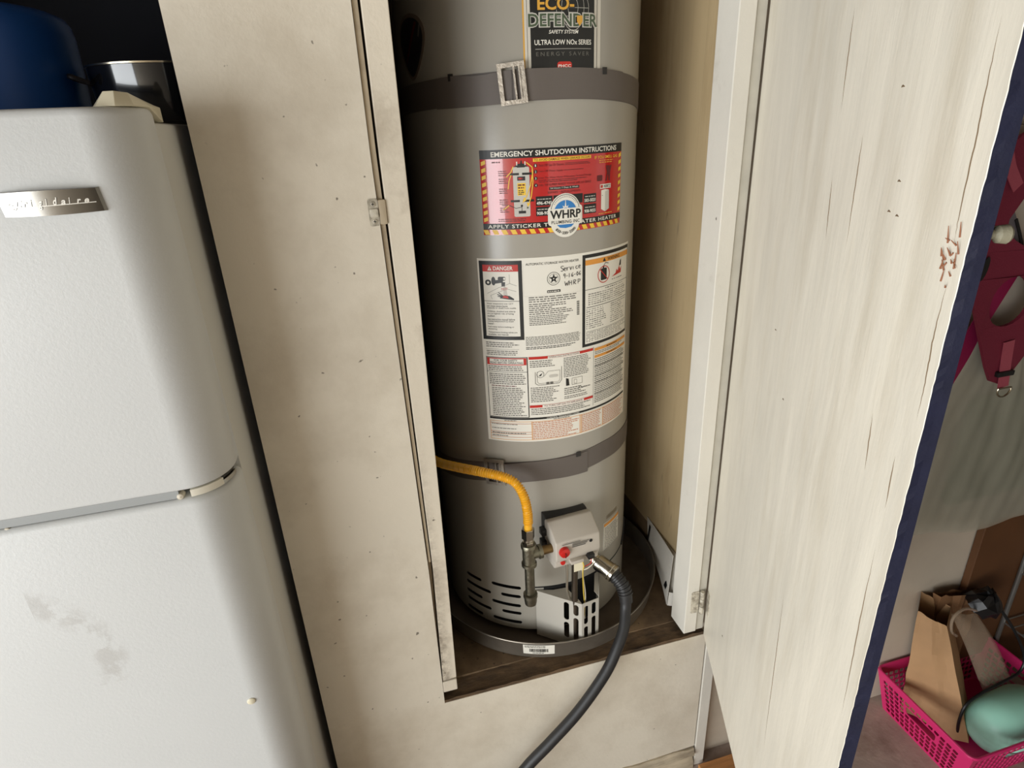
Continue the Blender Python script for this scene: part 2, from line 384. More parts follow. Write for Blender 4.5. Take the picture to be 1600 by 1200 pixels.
for cr in ([(.6726, 1.3135), (.6755, 1.2609), (.6786, 1.204), (.6799, 1.1581), (.683, 1.1261)], [(.6869, 1.1102), (.6853, 1.0509), (.6891, 1.0081), (.6906, .955)], [(.6691, .9173), (.6738, .8468)], [(.6731, .813), (.675, .7197), (.6799, .6316), (.6850, .5371)],
           [(.377, 1.3598), (.3807, 1.2995), (.3855, 1.2334)], [(.46, 1.2215), (.4629, 1.1661), (.4674, 1.077)], [(.4557, .5578), (.4640, .452), (.4721, .3413), (.483, .1882)], [(.390, 1.1676), (.4010, 1.0806)], [(.6087, .9362), (.6171, .8593)]):
    pts_ = spline([(u, 0.0004, z) for u, z in cr], 10); nn_ = len(pts_)
    MB().tube([dxf(Vector((v.x + (random.random() - 0.5) * 0.0010, v.y, v.z))) for v in pts_], [0.0003 + 0.0007 * math.sin(math.pi * i / (nn_ - 1)) for i in range(nn_)], 5).build('crack', crack_m, door)
metalpaint = mat('painted_metal', (196, 188, 170), 0.4, dirt=(60, 0.85), dirt_rgb=(90, 78, 60), thr=0.44, bump=0.5, bscale=120)
steel = mat('steel', (170, 168, 162), 0.3, 1.0)
h = MB(); h.prism(rrect(0.7095, 0.072, 0.7310, 0.140, 0.004), -0.002, 0.0, 'xz')
ho = h.build('hinge_leaf', metalpaint, door, smooth=False)
for zc in (0.088, 0.124):
    MB().lathe([(0.0032, 0), (0.0030, 0.0012), (0.0, 0.0016)], (0.7165, -0.002, zc), (0, -1, 0), 10, caps=False).build('screw', metalpaint, ho)
k = MB()
for i in range(3): k.lathe([(0.0052, 0), (0.0058, 0.001), (0.0058, 0.021), (0.0052, 0.022)], (0.7375, -0.0055, 0.070 + i * 0.0235), (0, 0, 1), 12)
k.build('hinge_knuckle', metalpaint, door)
MB().prism(rrect(0.004, 0.074, 0.030, 0.138, 0.004), -0.0018, 0.0, 'xz', xf=dxf).build('hinge_leaf', metalpaint, door, smooth=False)
for u, z in ((0.5650, 1.1720), (0.5560, 1.1410), (0.5745, 1.1390), (0.5350, 1.2600), (0.3300, 0.8200), (0.2500, 0.9100), (0.1650, 0.1500)):
    MB().tube([dxf(Vector((u - 0.003, 0.0002, z))), dxf(Vector((u, 0.0, z + 0.0012))), dxf(Vector((u + 0.004, 0.0002, z + 0.0004)))], [0.0004, 0.0012, 0.0004], 6).build('dent', crack_m, door)
# bolt end sticking out at the navy edge
MB().lathe([(0.0, 0), (0.0070, 0.0), (0.0082, 0.002), (0.0074, 0.009), (0.0040, 0.012), (0.0040, 0.020), (0.0, 0.020)][::-1], dxf(Vector((DW - 0.010, DT + 0.019, 1.140))), tuple(-DO), 14, caps=False).build('bolt', mat('old_paint_bolt', (140, 134, 112), 0.6, bump=0.6, bscale=90, var=0.2, vscale=30), door)
# splinter knot by the edge
b = MB(); brown = mat('splinter_brown', (140, 88, 58), 0.7)
for i in range(22):
    u = DW - 0.020 + random.gauss(0, 0.006); z = 1.118 + random.gauss(0, 0.011); a = random.random() * 6.28; l = 0.004 + random.random() * 0.011
    p = dxf(Vector((u, -0.0006, z))); q = dxf(Vector((u + math.cos(a) * l * 0.5, -0.0016 - random.random() * 0.002, z + math.sin(a) * l)))
    b.tube([p, q], [0.0008, 0.0003], 5)
b.build('splinter', brown, door)
# strike plate on the left panel
sp = thing('latch_plate', (0.048, 0.0, 1.10), 'small painted latch plate with two screws on cream panel edge', 'latch')
MB().prism(rrect(0.0405, 1.099, 0.0570, 1.142, 0.003), -0.0022, 0.0, 'xz').build('plate', metalpaint, sp, smooth=False)
MB().prism(rrect(0.0425, 1.113, 0.0560, 1.127, 0.002), -0.0065, -0.0022, 'xz').build('keeper', metalpaint, sp, bevel=0.0015)
MB().prism(rrect(0.0575, 1.101, 0.0690, 1.140, 0.002), -0.0045, 0.0040, 'xz').build('latch_body', strip_m, sp, bevel=0.0008)
for zc in (1.1065, 1.1340):
    s_ = MB().lathe([(0.0042, 0), (0.0040, 0.0012), (0.0030, 0.0018)], (0.0487, -0.0022, zc), (0, -1, 0), 14).build('screw', metalpaint, sp)
    MB().box(0.0463, 0.0511, -0.0043, -0.0039, zc - 0.0005, zc + 0.0005).box(0.0482, 0.0492, -0.0043, -0.0039, zc - 0.0024, zc + 0.0024).build('slot', mat('black_slot', (20, 16, 12), 0.9), s_, smooth=False)

# ------------------------------------------------------------------ floor plank strip by the door foot
pk = MB().box(0.775, 1.02, -0.075, -0.014, FZ, FZ + 0.018)
tag(pk.build('wooden_plank', pine, None, (0.9, -0.04, FZ), smooth=False, bevel=0.002), 'honey coloured pine plank lying on the floor below the open door', 'plank', 'pine planks on floor')
pk = MB().box(0.79, 1.00, -0.145, -0.079, FZ, FZ + 0.016)
o2 = pk.build('wooden_plank', pine, None, (0.9, -0.1, FZ), smooth=False, bevel=0.002)
tag(o2, 'second pine plank on the floor, the one nearer the viewer', 'plank', 'pine planks on floor')
# ------------------------------------------------------------------ water heater
HX, HY, HR = 0.40647, 0.35810, 0.254
def cyl(r):
    def f(u, v, lift): 
        a = u / HR; q = r + lift * 0.00022
        return (HX + q * math.sin(a), HY - q * math.cos(a), v)
    return f
def pol(thd, r, z): a = R(thd); return Vector((HX + r * math.sin(a), HY - r * math.cos(a), z))
def arcband(th0, th1, z0f, z1f, r0, r1, step=2.0):
    """closed curved bar between two angles; z limits may be functions of the angle"""
    n = max(2, int(abs(th1 - th0) / step)); b = MB(); vs = []; fs = []
    zf = lambda f, t: f(t) if callable(f) else f
    rf = lambda f, t: f(t) if callable(f) else f
    for i in range(n + 1):
        t = th0 + (th1 - th0) * i / n
        vs += [pol(t, rf(r0, t), zf(z0f, t)), pol(t, rf(r1, t), zf(z0f, t)), pol(t, rf(r1, t), zf(z1f, t)), pol(t, rf(r0, t), zf(z1f, t))]
    for i in range(n):
        for k in range(4): fs.append((4 * i + k, 4 * i + (k + 1) % 4, 4 * i + 4 + (k + 1) % 4, 4 * i + 4 + k))
    fs += [(0, 1, 2, 3), (4 * n + 3, 4 * n + 2, 4 * n + 1, 4 * n)]
    return b.add(vs, fs)
jacket_m = mat('grey_jacket_enamel', (162, 157, 146), 0.26, spec=0.5, bump=0.06, bscale=260)
black_m = mat('seam_and_hole_dark', (10, 9, 8), 0.8)  # black for the seam; also paints the darkness inside slots and openings
blackpl = mat('black_plastic', (26, 25, 24), 0.45)
heater = thing('water_heater', (HX, HY, 0.0), 'tall grey storage water heater covered in labels inside the closet', 'water heater')
ZJ = 0.178
MB().lathe([(HR, ZJ), (HR, 0.5), (HR, 1.0), (HR, 1.50), (HR - 0.004, 1.515), (HR - 0.02, 1.522)], (HX, HY, 0), (0, 0, 1), 180).build('jacket', jacket_m, heater)
# lower jacket ring with real slots
ring = MB().lathe([(HR - 0.03, 0.026), (HR, 0.026), (HR, ZJ), (HR - 0.03, ZJ)], (HX, HY, 0), (0, 0, 1), 180, caps=False)
k = len(ring.v) // 4
ring.f += [(3 * k + i, 3 * k + (i + 1) % k, (i + 1) % k, i) for i in range(k)]; ring.m += [0] * k
rme = ring.mesh('ring'); ro = bpy.data.objects.new('ring_tmp', rme); COL.objects.link(ro)
rme.materials.append(jacket_m); rme.materials.append(black_m)
slots = [(-62.2, -50.4, .1535), (-63.0, -44.0, .1260), (-63.6, -50.5, .0957), (-63.1, -44.4, .0697), (-64.0, -51.0, .0390),
         (-43.1, -25.0, .1602), (-37.3, -25.3, .1320), (-43.5, -25.5, .1020), (-37.2, -25.4, .0768), (-43.5, -25.3, .0470)]
cut = MB()
for t0, t1, z in slots:
    hh = 0.0047; da = math.degrees(hh / HR); top = []; n = 10
    outline = []
    for i in range(7): a = R(90 + 180 * i / 6); outline.append((t0 + da + da * math.cos(a), z + hh * math.sin(a)))
    for i in range(1, n): outline.append((t0 + da + (t1 - t0 - 2 * da) * i / n, z - hh))
    for i in range(7): a = R(-90 + 180 * i / 6); outline.append((t1 - da + da * math.cos(a), z + hh * math.sin(a)))
    for i in range(n - 1, 0, -1): outline.append((t0 + da + (t1 - t0 - 2 * da) * i / n, z + hh))
    m = len(outline); vs = [pol(t, HR - 0.024, zz) for t, zz in outline] + [pol(t, HR + 0.004, zz) for t, zz in outline]
    # side walls plus strips across the slot, so that the ends follow the curve
    fs = [(i, m + i, m + (i + 1) % m, (i + 1) % m) for i in range(m)]
    lo_, hi_ = outline[:], outline
    idx = list(range(m)); li, ri = 3, 3
    # pair up bottom and top points: from left tip (index 3) round both ways
    a_ = [(3 + i) % m for i in range(m // 2 + 1)]; c_ = [(3 - i) % m for i in range(m // 2 + 1)]
    for base, flip in ((0, False), (m, True)):
        for i in range(m // 2):
            q = [a_[i], a_[i + 1], c_[i + 1], c_[i]]; q2 = []
            for x in q:
                if x not in q2: q2.append(x)
            if len(q2) > 2: fs.append(tuple(base + x for x in (q2[::-1] if flip else q2)))
    cut.add(vs, fs, 1)
cme = cut.mesh('cut'); cme.materials.append(jacket_m); cme.materials.append(black_m)
co = bpy.data.objects.new('cut_tmp', cme); COL.objects.link(co)
bo = ro.modifiers.new('b', 'BOOLEAN'); bo.operation = 'DIFFERENCE'; bo.object = co; bo.solver = 'EXACT'
dg = bpy.context.evaluated_depsgraph_get(); dg.update()
rnew = bpy.data.meshes.new_from_object(ro.evaluated_get(dg))
bpy.data.objects.remove(ro); bpy.data.objects.remove(co)
bmr = bmesh.new(); bmr.from_mesh(rnew); bmesh.ops.triangulate(bmr, faces=[f for f in bmr.faces if len(f.verts) > 4]); bmr.to_mesh(rnew); bmr.free()
finish('lower_jacket', rnew, [], heater, smooth=True, angle=30)
MB().lathe([(HR - 0.032, 0.03), (HR - 0.032, 0.17)], (HX, HY, 0), (0, 0, 1), 64).build('inner_shell', black_m, heater)
for a in (45, 165, 285): MB().lathe([(0.018, 0.004), (0.018, 0.028)], pol(a, 0.19, 0), (0, 0, 1), 16).build('foot', blackpl, heater)
arcband(-17, 100, 0.163, 0.167, HR - 0.001, HR + 0.0006).build('jacket_seam', black_m, heater)
arcband(52, 64, lambda t: 0.165 + (t - 52) * 0.0042, lambda t: 0.170 + (t - 52) * 0.0042, HR, HR + 0.004).build('cable', blackpl, heater)
pipem = mat('galvanised_pipe', (132, 128, 112), 0.38, 1.0, bump=0.5, bscale=160, var=0.25, vscale=40)
for s in (-0.1, 0.1): MB().tube([(HX + s, HY + 0.05, 1.515), (HX + s, HY + 0.05, 1.70)], 0.011, 12).build('water_pipe', mat('copper', (170, 110, 80), 0.35, 1.0), heater)
MB().lathe([(0.05, 1.515), (0.05, 1.72)], (HX, HY, 0), (0, 0, 1), 24).build('flue_collar', steel, heater)

# ---- print materials
P = {k: mat('print_' + k, c, 0.42) for k, c in dict(white=(232, 228, 216), black=(22, 22, 20), red=(190, 40, 30), orange=(224, 152, 62), grey=(105, 102, 95), yellow=(240, 196, 62),
     blue=(48, 124, 190), brown=(196, 128, 92), darkred=(96, 20, 22), silver=(196, 192, 182), green=(70, 84, 62), gold=(214, 160, 60), deep=(38, 36, 40)).items()}
gloss_red = mat('glossy_red_sticker', (186, 30, 30), 0.16, coat=0.6, var=0.03)
NM = dict(white='white_print', black='black_print', red='red_print', orange='orange_print', grey='small_print', yellow='yellow_print', blue='blue_print', brown='brown_print', darkred='dark_red_print',
          silver='silver_print', green='green_print', gold='gold_print', deep='dark_print')
def sheet(name, u0, v0, u1, v1, m, parent, r=HR, t=0.0004, label=None):
    o = arcband(math.degrees(u0 / HR), math.degrees(u1 / HR), v0, v1, r - 0.0002, r + t).build(name, m, parent)
    if label: o['label'] = label
    return o

# ---- big white data label
lab = sheet('data_label', -0.1710, 0.5835, 0.2098, 0.9975, P['white'], heater, label='large white instruction and rating label')
p = Print(cyl(HR + 0.0004))
# danger box
p.rect(-0.1672, 0.826, -0.0782, 0.9930, 'black', 1); p.rect(-0.1595, 0.834, -0.0860, 0.9850, 'white', 2)
p.rect(-0.1595, 0.9712, -0.0860, 0.9850, 'red', 3); p.text('DANGER', -0.1370, 0.9740, -0.0965, 0.9822, 'white', 4, bold=0.02)
p.poly([(-0.1490, 0.9738), (-0.1400, 0.9738), (-0.1445, 0.9824)], 'white', 4); p.rect(-0.1450, 0.9755, -0.1440, 0.9795, 'red', 5)
p.rect(-0.1595, 0.9095, -0.0860, 0.9105, 'black', 3)
p.line([(-0.104, 0.966), (-0.104, 0.947), (-0.090, 0.942)], 0.0006, 'grey', 3); p.line([(-0.104, 0.947), (-0.128, 0.938), (-0.152, 0.926)], 0.0006, 'grey', 3)
p.line([(-0.091, 0.930), (-0.11, 0.936), (-0.13, 0.928), (-0.145, 0.922), (-0.142, 0.914)], 0.0006, 'grey', 3)
p.poly([(-0.140, 0.946), (-0.118, 0.949), (-0.117, 0.956), (-0.140, 0.953)], 'black', 3)
p.poly(circ(-0.1375, 0.952, 0.0045, 14, 0.009), 'black', 3); p.poly(circ(-0.149, 0.949, 0.0065, 14, 0.006), 'black', 3); p.poly(circ(-0.149, 0.949, 0.0025, 10), 'white', 4)
p.poly(rrect(-0.128, 0.953, -0.112, 0.961, 0.003), 'black', 3); p.poly(circ(-0.1145, 0.957, 0.0025, 10), 'white', 4)
p.poly([(-0.121, 0.941), (-0.114, 0.941), (-0.113, 0.950), (-0.121, 0.950)], 'black', 3)
p.text('HOT', -0.1215, 0.9335, -0.1085, 0.9385, 'red', 4); p.poly([(-0.118, 0.918), (-0.109, 0.918), (-0.112, 0.940), (-0.117, 0.940)], 'silver', 3)
p.poly([(-0.126, 0.9165), (-0.097, 0.9125), (-0.096, 0.9150), (-0.105, 0.921), (-0.114, 0.923), (-0.122, 0.921)], 'black', 4)
for dx, dy in ((-0.128, 0.9285), (-0.131, 0.9245), (-0.130, 0.9205)): p.line([(-0.117, 0.919), (dx, dy)], 0.0017, 'black', 4)
p.poly([(-0.120, 0.918), (-0.107, 0.916), (-0.109, 0.921), (-0.117, 0.9225)], 'red', 5)
y = 0.9065
for para in (('Water temperature over 125\u00b0F', 'can cause severe burns', 'instantly or death from scalds.'), ('Children, disabled and elderly', 'are at highest risk of being', 'scalded.'),
             ('See instruction manual before', 'setting temperature at water', 'heater.'), ('Feel water before bathing or', 'showering.'), ('Temperature limiting valves are', 'available, see manual.')):
    for ln in para:
        wd = 0.0020 * len(ln); p.text(ln, -0.1545, y - 0.0040, -0.1545 + wd, y, 'black', 4); y -= 0.0047
    y -= 0.0026
p.micro(-0.1620, 0.8085, -0.0900, 0.8215, 3, 'grey'); p.rect(-0.1640, 0.8045, -0.0900, 0.8050, 'grey'); p.micro(-0.1620, 0.7905, -0.0900, 0.8025, 3, 'grey')
# middle column
p.text('AUTOMATIC STORAGE WATER HEATER', -0.0705, 0.9825, 0.0410, 0.9872, 'black', 3)
p.ring(-0.0143, 0.9525, 0.0128, 0.0137, 'black', 2); p.ring(-0.0143, 0.9525, 0.0095, 0.0101, 'grey', 2)
star = [(-0.0143 + (0.0100 if i % 2 == 0 else 0.0040) * math.sin(i * math.pi / 5), 0.9525 + (0.0100 if i % 2 == 0 else 0.0040) * math.cos(i * math.pi / 5)) for i in range(10)]
p.poly(star, 'black', 3); p.ring(-0.0143, 0.9525, 0.0, 0.0014, 'white', 4, 10)
p.poly(rrect(-0.0284, 0.9240, -0.0003, 0.9292, 0.001), 'black', 3); p.micro(-0.027, 0.925, -0.002, 0.928, 1, 'white', 4, 0.6, 0.1)
p.rect(-0.0760, 0.9195, 0.0470, 0.9198, 'silver'); p.rect(-0.0762, 0.92, -0.0759, 0.985, 'silver')
def stroke(pts, ox, oy, s, w_=0.0011): p.line([(ox + x * s, oy + y_ * s) for x, y_ in pts], w_, 'deep', 4)
HW = dict(S=[(.6, .9), (.3, 1), (0, .8), (.3, .5), (.6, .3), (.3, 0), (0, .1)], e=[(0, .3), (.4, .35), (.3, .6), (.05, .5), (.05, .1), (.4, 0)], r=[(0, .6), (.05, 0), (.1, .45), (.4, .6)], v=[(0, .6), (.2, 0), (.4, .6)],
          i=[(.1, .55), (.1, 0)], c=[(.4, .5), (.1, .5), (0, .2), (.2, 0), (.5, .1)], W=[(0, .9), (.2, 0), (.4, .6), (.6, 0), (.8, .9)], H=[(0, .9), (0, 0), (0, .45), (.5, .5), (.5, .9), (.5, 0)],
          R=[(0, 0), (0, .9), (.5, .8), (.4, .5), (0, .45), (.5, 0)], P=[(0, 0), (0, .9), (.5, .8), (.4, .45), (0, .4)])
HW.update({'9': [(.4, .6), (.1, .5), (0, .8), (.3, 1), (.4, .7), (.3, 0)], '-': [(0, .4), (.35, .42)], '1': [(.1, .9), (.1, 0)], '6': [(.4, .9), (.1, .6), (0, .2), (.3, 0), (.4, .3), (.1, .4)], '2': [(0, .8), (.3, .9), (.4, .6), (0, 0), (.5, .05)], '0': [(.2, .9), (0, .5), (.2, 0), (.4, .4), (.2, .9)]})
for word, ox, oy, s, ad in (('Service', 0.0005, 0.9655, 0.0110, 0.0066), ('9-16-06', 0.0065, 0.9510, 0.0095, 0.0058), ('WHRP', 0.0090, 0.9350, 0.0105, 0.0100)):
    for ch in word:
        stroke(HW[ch], ox, oy, s); ox += ad; oy += 0.0004
p.micro(-0.0665, 0.9050, 0.0430, 0.9185, 3, 'grey', word=0.010, ragged=0.1); p.micro(-0.0665, 0.8790, 0.0280, 0.9040, 6, 'grey', word=0.008, ragged=0.5); p.micro(-0.0665, 0.8560, 0.0260, 0.8785, 6, 'grey', word=0.005, ragged=0.35)
for i in range(20): p.rect(0.0365, 0.8695 + i * 0.00155, 0.0425, 0.8695 + i * 0.00155 + (0.0006 if i % 3 else 0.0011), 'black', 2)
p.micro(-0.0755, 0.8120, 0.0465, 0.8330, 7, 'grey', ragged=0.05); p.micro(-0.0755, 0.8035, 0.0465, 0.8105, 2, 'black', ragged=0.35)
# warning box
p.rect(0.0500, 0.7935, 0.2070, 0.9925, 'black', 1); p.rect(0.0570, 0.8000, 0.2025, 0.9855, 'white', 2); p.rect(0.0570, 0.9705, 0.2025, 0.9812, 'orange', 3)
p.text('WARNING', 0.1180, 0.9722, 0.1620, 0.9796, 'black', 4, bold=0.01); p.poly([(0.1035, 0.9722), (0.1130, 0.9722), (0.1082, 0.9800)], 'black', 4)
p.rect(0.0570, 0.9185, 0.2025, 0.9195, 'black', 3)
p.poly(rrect(0.0985, 0.9330, 0.1165, 0.9580, 0.002), 'black', 3); p.rect(0.1040, 0.958, 0.1085, 0.963, 'black', 3); p.line([(0.106, 0.962), (0.112, 0.969), (0.122, 0.966)], 0.0014, 'black', 3)
p.ring(0.1075, 0.9450, 0.0165, 0.0182, 'red', 5, 32, 1.0); p.line([(0.0955, 0.9570), (0.1195, 0.9330)], 0.0018, 'red', 5)
p.poly([(0.134, 0.9345), (0.170, 0.9375), (0.172, 0.951), (0.166, 0.945), (0.162, 0.954), (0.157, 0.943), (0.152, 0.948), (0.148, 0.940)], 'red', 3); p.poly([(0.162, 0.953), (0.170, 0.954), (0.170, 0.967), (0.165, 0.964)], 'black', 3)
p.micro(0.135, 0.9270, 0.175, 0.9310, 1, 'black', ragged=0); p.micro(0.095, 0.9125, 0.180, 0.9165, 1, 'black', ragged=0, word=0.012); p.micro(0.065, 0.8840, 0.198, 0.9110, 6, 'grey', ragged=0.15)
p.rect(0.0600, 0.8800, 0.1990, 0.8812, 'black', 3); p.micro(0.060, 0.8320, 0.120, 0.8780, 10, 'grey', ragged=0.35); p.micro(0.132, 0.8320, 0.198, 0.8780, 10, 'grey', ragged=0.35)
for v in (0.8265, 0.8160): p.rect(0.0600, v, 0.1990, v + 0.0008, 'black', 3)
p.micro(0.060, 0.8180, 0.198, 0.8255, 2, 'grey', ragged=0.1); p.micro(0.060, 0.8030, 0.198, 0.8145, 3, 'grey', ragged=0.2)
# safety box
p.frame(-0.1640, 0.6440, -0.0740, 0.7870, 0.0012, 'black', 2); p.rect(-0.1620, 0.7690, -0.0760, 0.7850, 'red', 3); p.rect(-0.1560, 0.7710, -0.0820, 0.7830, 'white', 4)
p.text('FOR YOUR SAFETY', -0.1460, 0.7775, -0.0950, 0.7820, 'black', 5, bold=0.01); p.text('READ BEFORE OPERATING', -0.1545, 0.7720, -0.0835, 0.7765, 'black', 5, bold=0.01)
p.micro(-0.1600, 0.7550, -0.0780, 0.7675, 3, 'grey', ragged=0.1); p.rect(-0.1640, 0.7525, -0.0740, 0.7533, 'black', 2)
p.micro(-0.1590, 0.7230, -0.0780, 0.7500, 6, 'grey', ragged=0.1); p.micro(-0.1550, 0.7180, -0.0950, 0.7220, 1, 'darkred', ragged=0.1); p.micro(-0.1550, 0.6470, -0.0780, 0.7170, 16, 'grey', ragged=0.22)
# operating column
p.rect(-0.0710, 0.7812, 0.0786, 0.7872, 'red', 3); p.rect(-0.0300, 0.7815, 0.0430, 0.7865, 'white', 4); p.text('OPERATING INSTRUCTIONS', -0.0280, 0.7822, 0.0410, 0.7858, 'darkred', 5)
p.micro(-0.0690, 0.7620, -0.0040, 0.7790, 4, 'grey', ragged=0.3); p.micro(0.0050, 0.7320, 0.0750, 0.7790, 12, 'grey', ragged=0.2)
bx = [(-0.0580, 0.7520), (-0.0580, 0.7250), (-0.0520, 0.7210), (-0.0050, 0.7220), (0.0000, 0.7290), (0.0000, 0.7600)]
p.line(bx, 0.0008, 'black', 3); p.line([(-0.054, 0.752), (-0.054, 0.729), (-0.05, 0.7245), (-0.007, 0.7255), (-0.004, 0.731), (-0.004, 0.752), (-0.030, 0.752), (-0.040, 0.740)], 0.0006, 'grey', 3)
p.ring(-0.0470, 0.7460, 0.0073, 0.0080, 'black', 3); p.poly([(-0.051, 0.743), (-0.0425, 0.749), (-0.046, 0.742)], 'black', 4); p.poly(rrect(-0.028, 0.737, -0.008, 0.743, 0.003), 'silver', 3)
p.poly(rrect(-0.0345, 0.7210, -0.0280, 0.7270, 0.001), 'grey', 4); p.poly(rrect(-0.0260, 0.7210, -0.0195, 0.7270, 0.001), 'grey', 4)
p.poly([(0.010, 0.712), (0.018, 0.712), (0.016, 0.728), (0.010, 0.730)], 'black', 3); p.frame(0.024, 0.712, 0.050, 0.728, 0.0007, 'grey', 3); p.frame(0.029, 0.714, 0.036, 0.724, 0.0006, 'grey', 3)
p.micro(-0.0690, 0.6800, -0.0040, 0.7170, 9, 'grey', ragged=0.3); p.micro(0.0060, 0.6900, 0.0750, 0.7080, 4, 'grey', ragged=0.5); p.line([(0.038, 0.699), (0.045, 0.706), (0.05, 0.700), (0.056, 0.703)], 0.001, 'black', 3); p.micro(0.0060, 0.6800, 0.0750, 0.6880, 2, 'grey', ragged=0.3)
p.rect(-0.0720, 0.6675, 0.0788, 0.6735, 'red', 3); p.rect(-0.0440, 0.6678, 0.0540, 0.6730, 'white', 4); p.text('TO TURN OFF GAS TO APPLIANCE', -0.0400, 0.6685, 0.0500, 0.6722, 'darkred', 5)
p.micro(-0.0690, 0.6490, 0.0750, 0.6660, 4, 'grey', ragged=0.2)
p.rect(-0.0738, 0.645, -0.0732, 0.7872, 'black', 2)
# right column
p.rect(0.0800, 0.6480, 0.0806, 0.7890, 'black', 2); p.rect(0.0830, 0.7785, 0.2020, 0.7850, 'orange', 3); p.micro(0.12, 0.7795, 0.16, 0.7840, 1, 'black', 4, ragged=0); p.rect(0.0830, 0.7620, 0.2020, 0.7680, 'orange', 3); p.micro(0.12, 0.7630, 0.16, 0.7670, 1, 'black', 4, ragged=0)
p.micro(0.0840, 0.7700, 0.2000, 0.7775, 2, 'grey'); p.micro(0.0840, 0.6520, 0.2000, 0.7600, 24, 'grey', ragged=0.12); 
for v in (0.742, 0.718, 0.702, 0.675): p.rect(0.083, v, 0.202, v + 0.0008, 'black', 3)
p.rect(0.2020, 0.65, 0.2026, 0.79, 'orange', 3)
# bottom table
p.rect(-0.1640, 0.6385, 0.2035, 0.6432, 'black', 3); p.text('CONTROL DIAGNOSTIC CODES', -0.0350, 0.6392, 0.0420, 0.6425, 'white', 4)
p.frame(-0.1640, 0.5875, 0.2035, 0.6340, 0.0009, 'orange', 2)
for u in (-0.0686, 0.0440, 0.0480, 0.1110): p.rect(u - 0.0007, 0.5880, u + 0.0007, 0.6340, 'orange', 3)
for v in (0.628, 0.607, 0.6015, 0.594): p.rect(-0.163, v, -0.069, v + 0.0009, 'brown', 2)
p.micro(-0.160, 0.6245, -0.100, 0.6278, 1, 'grey', ragged=0.1); p.micro(-0.160, 0.614, -0.100, 0.6175, 1, 'grey', ragged=0.1); p.micro(-0.160, 0.602, -0.08, 0.6065, 1, 'grey', ragged=0.1); p.micro(-0.160, 0.5955, -0.12, 0.5995, 1, 'grey', ragged=0.1)
p.micro(-0.130, 0.6345, -0.100, 0.6378, 1, 'grey', 3); p.micro(-0.020, 0.6345, 0.020, 0.6378, 1, 'grey', 3)
p.micro(-0.0670, 0.5885, 0.0420, 0.6330, 10, 'brown', ragged=0.3); p.micro(0.0495, 0.5885, 0.1090, 0.6330, 10, 'brown', ragged=0.2); p.micro(0.1125, 0.5885, 0.2020, 0.6330, 10, 'brown', ragged=0.2)
p.build(NM, P, lab)

# ---- red emergency sticker
es = sheet('emergency_sticker', -0.1518, 1.0440, 0.1600, 1.2005, gloss_red, heater, label='glossy red emergency shutdown sticker')
q = Print(cyl(HR + 0.0004))
q.rect(-0.1518, 1.1845, 0.1600, 1.2005, 'black', 1); q.text('EMERGENCY SHUTDOWN INSTRUCTIONS', -0.1290, 1.1878, 0.1400, 1.1970, 'white', 2, bold=0.018)
q.rect(-0.1518, 1.0545, 0.1600, 1.0660, 'black', 1); q.text('APPLY STICKER TO', -0.1420, 1.0568, -0.0120, 1.0638, 'white', 2, bold=0.015, spacing=1.15); q.text('WATER HEATER', 0.0300, 1.0568, 0.1450, 1.0638, 'white', 2, bold=0.015, spacing=1.15)
for i in range(17):       # hazard stripes along the foot and both sides
    u = -0.148 + i * 0.0182; q.poly([(u, 1.0450), (u + 0.0100, 1.0450), (u + 0.0055, 1.0538), (u - 0.0045, 1.0538)], 'yellow', 2)
for i in range(9):
    v = 1.0690 + i * 0.0130
    q.poly([(0.1495, v), (0.1580, v + 0.0028), (0.1580, v + 0.0098), (0.1495, v + 0.0070)], 'yellow', 2); q.poly([(-0.1495, v), (-0.1410, v + 0.0028), (-0.1410, v + 0.0098), (-0.1495, v + 0.0070)], 'yellow', 2)
q.rect(-0.0500, 1.1770, 0.0692, 1.1828, 'yellow', 2); q.text('TO AVOID DAMAGE WHEN LEAKAGE OCCURS', -0.0480, 1.1778, 0.0672, 1.1820, 'darkred', 3, bold=0.01)
for i, (t, v, e) in enumerate((('Turn Off Gas Or Electric', 1.1700, 0.010), ('Turn Off Water Supply', 1.1590, 0.008), ('Drain The Water Heater If Necessary To Avoid Damage', 1.1470, 0.070), ('CALL THE NUMBER NEAREST YOU FOR SAME DAY SERVICE', 1.1345, 0.070))):
    q.poly(circ(-0.0455, v, 0.0034, 14), 'black', 2); q.text(str(i + 1), -0.0465, v - 0.0021, -0.0445, v + 0.0021, 'white', 3, bold=0.02)
    q.text(t, -0.0400, v - 0.0022, e, v + 0.0022, 'darkred', 2)
q.micro(0.012, 1.1675, 0.070, 1.1725, 2, 'darkred', ragged=0.1, word=0.004); q.micro(0.010, 1.1578, 0.064, 1.1605, 1, 'darkred', word=0.004); q.micro(-0.040, 1.1385, 0.068, 1.1445, 2, 'darkred', ragged=0.3)
q.rect(-0.0200, 1.1245, 0.0420, 1.1298, 'black', 2); q.text('24 Hours 7 Days A Week', -0.0180, 1.1254, 0.0400, 1.1290, 'white', 3); q.text('REPAIRS \u2022 REPLACEMENTS', -0.0230, 1.1180, 0.0450, 1.1222, 'darkred', 2)
